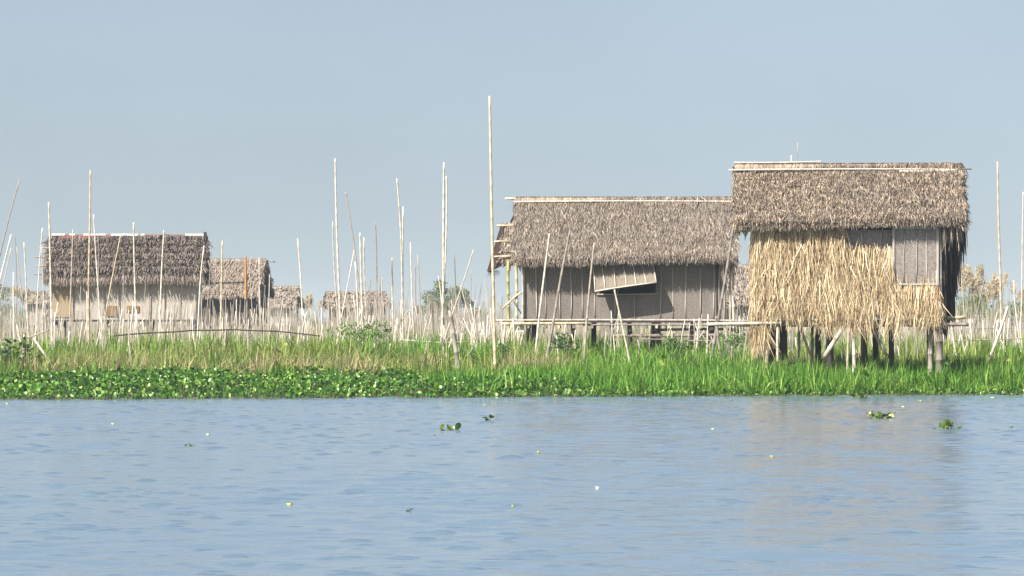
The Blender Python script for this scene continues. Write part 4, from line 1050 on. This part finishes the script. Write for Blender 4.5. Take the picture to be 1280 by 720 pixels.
zone(150, -5, 625, 104, 150, 1.15, 1.95, 0.10)
zone(14, 470, 640, 95, 106, 0.7, 1.3, 0.30)
zone(22, 585, 640, 100, 112, 0.8, 1.5, 0.16)
zone(40, 640, 935, 99, 109, 0.9, 1.5, 0.13, 0.012, 0.022)
zone(14, 900, 945, 104, 125, 1.0, 1.7, 0.16)
zone(18, 945, 1165, 92, 125, 0.8, 1.2, 0.12)
zone(42, 1165, 1290, 98, 140, 1.0, 1.7, 0.14)
stakes.sort(key=lambda s: s[2])
used = {}
first = None
ordn = ['', 'second ', 'third ', 'fourth ', 'fifth ', 'sixth ', 'seventh ', 'eighth ', 'ninth ', 'tenth ', 'eleventh ', 'twelfth ', 'thirteenth ', 'fourteenth ']
for (px, x, y, h, lx, ly, r) in stakes:
    o = bpy.data.objects.new('garden_stake', random.choice(protos)); COL.objects.link(o)
    o.location = (x, y, float(gz(x, y)) - 0.12)
    o.rotation_euler = (ly, lx, random.uniform(-0.5, 0.5)); o.scale = (r / 0.022, r / 0.022, h / 1.4)
    cx, ref = min(REFS, key=lambda q: abs(q[0] - px))
    sd_ = 'left of' if px < cx - 1.5 else ('right of' if px > cx + 1.5 else 'in front of')
    ln = 'tilted left' if lx < -0.06 else ('tilted right' if lx > 0.06 else 'upright')
    hg = 'short' if h < 1.2 else ('tall' if h > 1.55 else 'mid height')
    w_ = 'slender' if r < 0.020 else ('stout' if r > 0.026 else 'thin')
    key = f'{hg} {w_} pale stake, {ln}, just {sd_} {ref}'
    used[key] = used.get(key, 0) + 1
    o['_k'] = key
    tag(o, key, 'stake', 'short pale stakes of the floating gardens')
    del o['_k']

# stakes beyond: one mass
m_ = MB()


def mass(n, pa, pb, ya, yb, ha, hb, wa, wb_):
    x, y = scatter(n, pa, pb, ya, yb)
    base = np.stack([x, y, gz(x, y) - 0.1], 1)
    d = unit(np.array([[0, 0, 1.0]]) + np.stack([RNG.normal(0, 0.11, n), RNG.normal(0, 0.08, n), np.zeros(n)], 1))
    h = RNG.uniform(ha, hb, n) * RNG.choice([0.6, 0.85, 1, 1, 1.2, 1.4], n); wd = RNG.uniform(wa, wb_, n)
    # square canes: two crossed strips make a four sided rod
    for k in range(3):
        a_ = k * 2 * math.pi / 3
        c0 = np.stack([np.cos(a_) * wd, np.sin(a_) * wd, 0 * wd], 1) * 0.5; a2 = a_ + 2 * math.pi / 3
        c1 = np.stack([np.cos(a2) * wd, np.sin(a2) * wd, 0 * wd], 1) * 0.5
        V = np.stack([base + c0, base + c1, base + d * h[:, None] + c1 * 0.7, base + d * h[:, None] + c0 * 0.7], 1)
        b0 = m_.n; m_.v.append(V.reshape(-1, 3)); m_.n += n * 4
        m_.f.setdefault((4, 0), []).append(b0 + np.arange(n)[:, None] * 4 + np.arange(4)[None])


mass(2100, -10, 640, 122, 240, 1.1, 2.05, 0.024, 0.044)
mass(700, 430, 640, 118, 200, 0.9, 2.2, 0.022, 0.040)
mass(420, 1165, 1295, 112, 200, 0.9, 2.1, 0.022, 0.040)
mass(420, 900, 1180, 95, 150, 0.9, 1.5, 0.022, 0.040)
mass(260, 640, 935, 118, 150, 0.9, 1.5, 0.022, 0.040)
mass(480, 640, 1290, 128, 240, 1.0, 1.7, 0.028, 0.05)
mass(900, -10, 1290, 240, 420, 1.1, 2.0, 0.05, 0.08)
o = m_.build('stake_thicket', M['stakefar']); tag(o, 'far thicket of bleached stakes fading into the haze', 'stakes', kind='stuff')


# ------------------------------------------------------------------ rails and wires
def rail(name, label, pts, Yd, r, mt, cat='rail'):
    m_ = MB(); q = [P(px, py, Yd) for px, py in pts]
    for a, b in zip(q[:-1], q[1:]): m_.tube(a, b, r, r, 6, 0, 0.01)
    o = m_.build(name, M[mt], smooth=True); return tag(o, label, cat)


rail('sagging_cane', 'long thin dark cane bowed over the left garden', [(142, 420), (190, 416), (240, 413), (290, 412), (345, 414), (400, 420)], 103, 0.018, 'darkwood', 'cane')
rail('tie_rail', 'thin dark rail low behind the grass under the long hut', [(800, 424), (860, 426), (940, 427)], 101, 0.018, 'greyed')
rail('tie_rail', 'thin rail tied low across the stakes at the right edge', [(1165, 428), (1220, 425), (1290, 423)], 101, 0.012, 'greyed')
rail('tie_rail', 'upper rail tied across the stakes right of the straw hut', [(1195, 411), (1290, 410)], 125, 0.013, 'greyed')
rail('tie_rail', 'short pale rail behind the post in the bank grass', [(500, 425), (545, 428), (585, 427)], 104, 0.018, 'stake')
rail('tie_rail', 'thin rail across the canes at the far left', [(2, 428), (35, 422), (62, 412)], 105, 0.018, 'greyed')


# ------------------------------------------------------------------ bushes, reeds and far trees
def foliage(mb, c, rad, n, size, mi=0, hollow=0.35):
    u = unit(RNG.normal(0, 1, (n, 3))); rr = RNG.uniform(hollow, 1.0, n)[:, None] ** 0.6
    p = np.array(c) + u * rr * np.array(rad)
    d = unit(u + RNG.normal(0, 0.7, (n, 3)) + np.array([[0, 0, 0.2]])); side = unit(np.cross(d, RNG.normal(0, 1, (n, 3))))
    mb.blades(p, d, size * RNG.uniform(0.6, 1.3, n), size * 0.5, side, np.array([[0, 0, -0.2 * size]]) * np.ones((n, 1)), mi, taper=1.0, root=0.3)


M['leaf_dark'] = blade_mat('dark_leaf', [(0.0, (0.015, 0.044, 0.012)), (0.6, (0.044, 0.102, 0.022)), (1.0, (0.095, 0.167, 0.037))], rough=0.45, spec=0.4, trans=0.25)
M['leaf_bright'] = blade_mat('bright_leaf', [(0.0, (0.046, 0.109, 0.018)), (0.6, (0.109, 0.228, 0.032)), (1.0, (0.218, 0.328, 0.055))], rough=0.45, spec=0.4, trans=0.35)
M['leaf_far'] = blade_mat('far_tree_leaf', [(0.0, (0.074, 0.110, 0.044)), (0.6, (0.124, 0.167, 0.065)), (1.0, (0.205, 0.240, 0.110))], trans=0.25)
M['plume'] = blade_mat('reed_plume', [(0.0, (0.448, 0.370, 0.253)), (0.5, (0.582, 0.505, 0.364)), (1.0, (0.717, 0.665, 0.532))], trans=0.4)
M['reed'] = blade_mat('reed_leaf', [(0.0, (0.088, 0.137, 0.039)), (0.6, (0.146, 0.195, 0.058)), (1.0, (0.293, 0.282, 0.117))], trans=0.3)


def bush(label, px, py, Yd, rad, n, size, mt, cat='shrub', name='leafy_shrub'):
    c = P(px, py, Yd); g0 = float(gz(c[0], Yd))
    t = thing(name, label, cat, (c[0], Yd, g0))
    m_ = MB()
    for _ in range(5):
        a = random.uniform(0, 6.28); e = random.uniform(0.3, 0.8)
        m_.tube((0, 0, -0.05), (math.cos(a) * rad[0] * 0.6, math.sin(a) * rad[1] * 0.6, (c[2] - g0) * (0.5 + e)), 0.015, 0.008, 5, 0, 0.03)
    m_.build('stem', M['greyed'], t)
    m_ = MB()
    for _ in range(6):
        cc = (random.gauss(0, rad[0] * 0.45), random.gauss(0, rad[1] * 0.4), max(c[2] - g0, 0.1) + random.gauss(0, rad[2] * 0.3))
        foliage(m_, cc, [r_ * random.uniform(0.45, 0.7) for r_ in rad], n // 6, size)
    m_.build('leaves', M[mt], t)
    return t


bush('dark broad leaved bush at the far left of the bank', 8, 446, 91, (0.55, 0.5, 0.42), 420, 0.16, 'leaf_dark')
bush('small dark bush beside the stout stub at left', 40, 452, 91, (0.35, 0.4, 0.25), 220, 0.13, 'leaf_dark')
bush('green bush under the left end of the long hut', 708, 430, 100, (0.32, 0.4, 0.28), 300, 0.09, 'leaf_dark')
bush('dark conical seedling beside the tallest golden pole', 630, 444, 90, (0.14, 0.15, 0.26), 200, 0.08, 'leaf_dark')
bush('fresh green tuft of leaves before the low hut', 452, 414, 104, (0.75, 0.5, 0.26), 500, 0.10, 'leaf_bright')
bush('dark green weed below the right end of the long hut', 846, 432, 99, (0.26, 0.3, 0.22), 220, 0.08, 'leaf_dark')
bush('green weed in the shade left of the straw hut', 915, 425, 97, (0.26, 0.3, 0.22), 220, 0.08, 'leaf_bright')


def broadleaf(label, px, py, Yd, L, n, mt):
    c = P(px, py, Yd); g0 = float(gz(c[0], Yd)) - 0.05
    t = thing('broadleaf_plant', label, 'plant', (c[0], Yd, g0), random.uniform(0, 6))
    hgt = max(c[2] - g0, 0.25)
    for i in range(n):
        m_ = MB(); a = random.uniform(0, 6.28); lean = random.uniform(0.1, 0.4)
        b = np.array([[0.0, 0, 0]]); top = np.array([[math.cos(a) * lean * hgt, math.sin(a) * lean * hgt, hgt * random.uniform(0.7, 1.1)]])
        m_.tube(b[0], top[0], 0.010, 0.007, 4, 0, 0.02)
        out = np.array([math.cos(a), math.sin(a), random.uniform(0.5, 1.6)]); ax = unit(out); sd = unit(np.cross(ax, [0, 0, 1.0])); nr = np.cross(ax, sd)
        pr = [(-.12, 0, 0), (-.05, .3, .05), (.35, .42, .10), (.75, .24, .04), (1.0, 0, -.1), (.75, -.24, .04), (.35, -.42, .10), (-.05, -.3, .05), (.4, 0, 0)]
        L = L * random.uniform(0.55, 0.85)
        V = np.array([top[0] + (ax * p_ + sd * s_ + nr * c_) * L for p_, s_, c_ in pr])
        m_.add(V, [[8, j, (j + 1) % 8] for j in range(8)])
        m_.build('leaf', M[mt], t, smooth=True)
    return t


M['leaf_lime'] = mat_plain('lime_leaf', (0.156, 0.228, 0.042), (0.216, 0.276, 0.060), 6, 0.45)
M['leaf_yel'] = mat_plain('yellowing_leaf', (0.299, 0.312, 0.065), (0.377, 0.358, 0.091), 6, 0.5)
for args in (('pale lime broad leaves low in the grass at left', 56, 453, 87.5, 0.24, 3, 'leaf_lime'), ('bright green blade leaf in the dry grass at left', 92, 438, 89, 0.30, 2, 'leaf_bright'),
             ('lime green leaves right of the bowed cane', 357, 432, 92, 0.24, 3, 'leaf_lime'), ('bright leaf pair in the grass left of the low hut', 336, 436, 92, 0.26, 2, 'leaf_bright'),
             ('yellow green broad leaves below the long hut flap', 833, 446, 86.5, 0.26, 3, 'leaf_lime'), ('yellowing leaf in the grass at the right edge', 1252, 447, 85.5, 0.22, 2, 'leaf_yel'),
             ('fresh broad leaves at the far left edge of the bank', 3, 450, 88, 0.26, 3, 'leaf_lime'), ('lime leaf by the foot of the thick white stake', 1228, 449, 86, 0.18, 2, 'leaf_lime'),
             ('broad green leaves among the grass right of the straw hut', 1190, 452, 84, 0.22, 3, 'leaf_bright'), ('broad green leaves before the stilts of the straw hut', 885, 455, 84, 0.22, 3, 'leaf_bright'),
             ('big green leaves in the grass below the straw skirt', 1085, 462, 81.5, 0.24, 4, 'leaf_bright'), ('green leaves in the grass below the dark stilts', 940, 466, 81.5, 0.24, 4, 'leaf_bright')):
    broadleaf(*args)


def tree(label, px, ytop, Yd, hw, n, size):
    c = P(px, ytop, Yd); g0 = float(gz(c[0], Yd)); hgt = c[2] - g0
    t = thing('marsh_tree', label, 'tree', (c[0], Yd, g0))
    m_ = MB(); m_.tube((0, 0, -0.2), (0.1, 0, hgt * 0.6), 0.16, 0.07, 7, 0, 0.1)
    for i in range(7):
        a = random.uniform(0, 6.28); z0 = hgt * random.uniform(0.2, 0.5)
        m_.tube((0, 0, z0), (math.cos(a) * hw * 0.7, math.sin(a) * hw * 0.7, z0 + hgt * random.uniform(0.2, 0.4)), 0.06, 0.02, 5, 0, 0.1)
    m_.build('trunk', M['greywood'], t)
    m_ = MB()
    for i in range(40):
        a = random.uniform(0, 6.28); rr = hw * math.sqrt(random.random()) * 0.9; zz = hgt * random.uniform(0.08, 0.90)
        k_ = 1 - max(0, zz / hgt - 0.4) * 1.0
        r_ = random.uniform(0.5, 1.0)
        foliage(m_, (math.cos(a) * rr * k_, math.sin(a) * rr * k_, zz), (r_ * 0.9, r_ * 0.9, r_ * 0.65), n // 40, size, hollow=0.1)
    m_.build('crown', M['leaf_far'], t)


tree('hazy green bushy tree between the low hut and the tallest pole', 560, 346, 400, 4.0, 8000, 0.26)
tree('faint hazy tree at the far left edge', 4, 352, 460, 2.4, 1500, 0.32)
tree('faint low tree right of the hazy bushy tree', 598, 385, 430, 2.2, 1000, 0.32)
tree('green bush below the plumes right of the straw hut', 1216, 366, 240, 1.5, 1500, 0.2)
tree('pale green bush at the right edge of the reeds', 1276, 372, 260, 1.4, 900, 0.22)


def reeds(label, px, ytop, Yd, hw, n):
    c = P(px, ytop, Yd); g0 = float(gz(c[0], Yd)); hgt = c[2] - g0
    t = thing('reed_clump', label, 'reeds', (c[0], Yd, g0), 0, 'plumed reed clumps')
    m_ = MB()
    x = RNG.normal(0, hw * 0.45, n * 7); y = RNG.normal(0, hw * 0.5, n * 7)
    base = np.stack([x, y, np.full(n * 7, -0.1)], 1)
    d = unit(np.array([[0, 0, 1.0]]) + RNG.normal(0, 0.14, (n * 7, 3)))
    a = RNG.uniform(0, 6.28, n * 7); side = np.stack([np.cos(a), np.sin(a), 0 * a], 1)
    m_.blades(base, d, hgt * RNG.uniform(0.45, 0.85, n * 7), 0.06, side, RNG.normal(0, 0.3, (n * 7, 3)), 0)
    m_.build('leaves', M['reed'], t)
    for i in range(n):
        m_ = MB(); b = np.array([random.gauss(0, hw * 0.5), random.gauss(0, hw * 0.4), hgt * random.uniform(0.68, 0.92)])
        k_ = 220; tt = RNG.random(k_)
        dr = unit(np.array([random.gauss(0.08, 0.2), random.gauss(0, 0.2), 1.0])); LL = random.uniform(0.5, 0.8)
        p = b + dr * (tt * LL)[:, None] + RNG.normal(0, 0.10, (k_, 3)) * (1 - 0.6 * tt)[:, None]
        dd = unit(dr + RNG.normal(0, 0.6, (k_, 3))); m_.blades(p, dd, 0.20, 0.03, unit(np.cross(dd, RNG.normal(0, 1, (k_, 3)))), np.zeros((k_, 3)), 0)
        m_.build('plume', M['plume'], t)


reeds('broad clump of tan reed plumes nearest the straw hut', 1211, 338, 225, 1.1, 26)
reeds('smaller clump of tan plumes left of the tallest right pole', 1243, 349, 235, 0.75, 15)
reeds('tan plumes at the right edge of the view', 1283, 358, 235, 0.7, 12)
reeds('low tan plumes between the two plume clumps', 1228, 366, 245, 0.8, 12)
reeds('faint tan plumes beside the small pale hut', 384, 372, 330, 0.8, 12)
reeds('faint tan plumes beside the faint far hut', 26, 362, 320, 0.7, 10)


# ------------------------------------------------------------------ floating plants and leaves on the water
def floating(name, label, px, py, wpx, n, size, cat, pet=0.10, mt=('hyacinth_yellow', 'stalk'), hmul=1.0):
    Yd = H * F / (py - HY); c = P(px, py, Yd); w_ = wpx * Yd / F
    m_ = MB()
    x = RNG.uniform(-w_ / 2, w_ / 2, n); y = RNG.uniform(-0.35, 0.35, n) * min(1, w_ * 1.5)
    m_.tube((-w_ / 2, 0, -0.012), (w_ / 2, 0, -0.008), 0.014, 0.012, 6, 0, 0.01, 1)
    y *= 0.6
    hyacinth(m_, x, y, np.full(n, -0.03), RNG.uniform(0.6, 1.0, n) * size, RNG.uniform(0.2, 1.0, n) * pet * 0.8)
    o = m_.build(name, [M[mt[0]], M[mt[1]]], loc=(c[0], Yd, 0.0), smooth=True)
    return tag(o, label, cat)


M['hyacinth_yellow'] = blade_mat('floating_hyacinth_leaf', [(0.0, (0.015, 0.045, 0.008)), (0.4, (0.075, 0.150, 0.021)), (0.7, (0.188, 0.255, 0.035)), (1.0, (0.330, 0.360, 0.070))], rough=0.35, spec=0.5, trans=0.35)  # mixed dark and yellow green leaf colours of the drifting clumps
M['leaf_cream'] = mat_plain('cream_leaf', (0.440, 0.440, 0.224), (0.560, 0.544, 0.320), 8, 0.5)
floating('floating_hyacinth', 'largest drifting hyacinth clump, out from the straw hut', 1101, 523, 32, 30, 0.115, 'water plant', 0.13)
floating('floating_hyacinth', 'drifting hyacinth clump right of the largest one', 1183, 536, 24, 12, 0.12, 'water plant', 0.10)
floating('floating_hyacinth', 'yellow green hyacinth sprig drifting off the middle of the bank', 561, 537.5, 22, 7, 0.11, 'water plant', 0.08)
floating('floating_hyacinth', 'small hyacinth sprig with upright dark leaf', 612, 526, 9, 4, 0.11, 'water plant', 0.10)
floating('floating_hyacinth', 'single green hyacinth leaf nearest the viewer', 504, 638.5, 12, 3, 0.055, 'water plant', 0.03)
floating('floating_hyacinth', 'tuft of hyacinth reaching out from the right bank edge', 1075, 498, 20, 14, 0.12, 'water plant', 0.14)
floating('floating_hyacinth', 'pair of flat green leaves drifting at left', 238, 557, 12, 4, 0.06, 'water plant', 0.03)


def leaf_fleck(label, px, py, wpx, mt):
    Yd = H * F / (py - HY); c = P(px, py, Yd); w_ = wpx * Yd / F
    m_ = MB(); k_ = 10; V = []
    for i in range(k_):
        a = i * 2 * math.pi / k_; V.append([math.cos(a) * w_ / 2, math.sin(a) * w_ * 0.6, 0.012 + 0.006 * math.cos(a) ** 2 + 0.004 * math.sin(a * 2)])
    V.append([0, 0, 0.02]); V.append([0, 0.0, -0.02])
    m_.add(V, [[10, i, (i + 1) % k_] for i in range(k_)] + [[11, (i + 1) % k_, i] for i in range(k_)])
    o = m_.build('floating_leaf', M[mt], loc=(c[0], Yd, 0.0), smooth=True)
    tag(o, label, 'leaf', 'loose leaves drifting on the water')


for args in (('yellow green leaf drifting nearest the lower left', 362, 632, 9, 'leaf_yel'), ('cream leaf drifting in the open water right of the middle', 747, 611, 6, 'leaf_cream'),
             ('tiny lime leaf in open water just right of below the tallest golden pole', 641, 634, 4, 'leaf_lime'), ('small cream fleck close off the right bank', 1129, 509, 5, 'leaf_cream'),
             ('pale leaf just off the bank left of the right edge', 1151, 501.5, 6, 'leaf_yel'), ('pale leaf by the bank at the right edge', 1241, 497.5, 7, 'leaf_cream'),
             ('small dark green leaf near the right edge of the water', 1264, 534.5, 5, 'leaf_bright'), ('tiny pale fleck on the water below the gap between the two near huts', 891, 537, 4, 'leaf_cream'),
             ('yellow fleck on the water below the straw hut', 965, 571.5, 5, 'leaf_yel'), ('tiny yellow fleck on the water below the left end of the long hut', 673, 566, 4, 'leaf_yel'),
             ('cream fleck on the water at upper left', 260, 544, 5, 'leaf_cream'), ('tiny white fleck near the left bank', 141, 530.5, 4, 'leaf_cream'),
             ('tiny white fleck at the left edge by the bank', 9, 505, 4, 'leaf_cream'), ('yellow leaf by the bank near the tallest pole', 606, 507, 4, 'leaf_yel'),
             ('small dark leaf right of the hyacinth sprig', 543, 545, 3, 'leaf_bright')):
    leaf_fleck(*args)
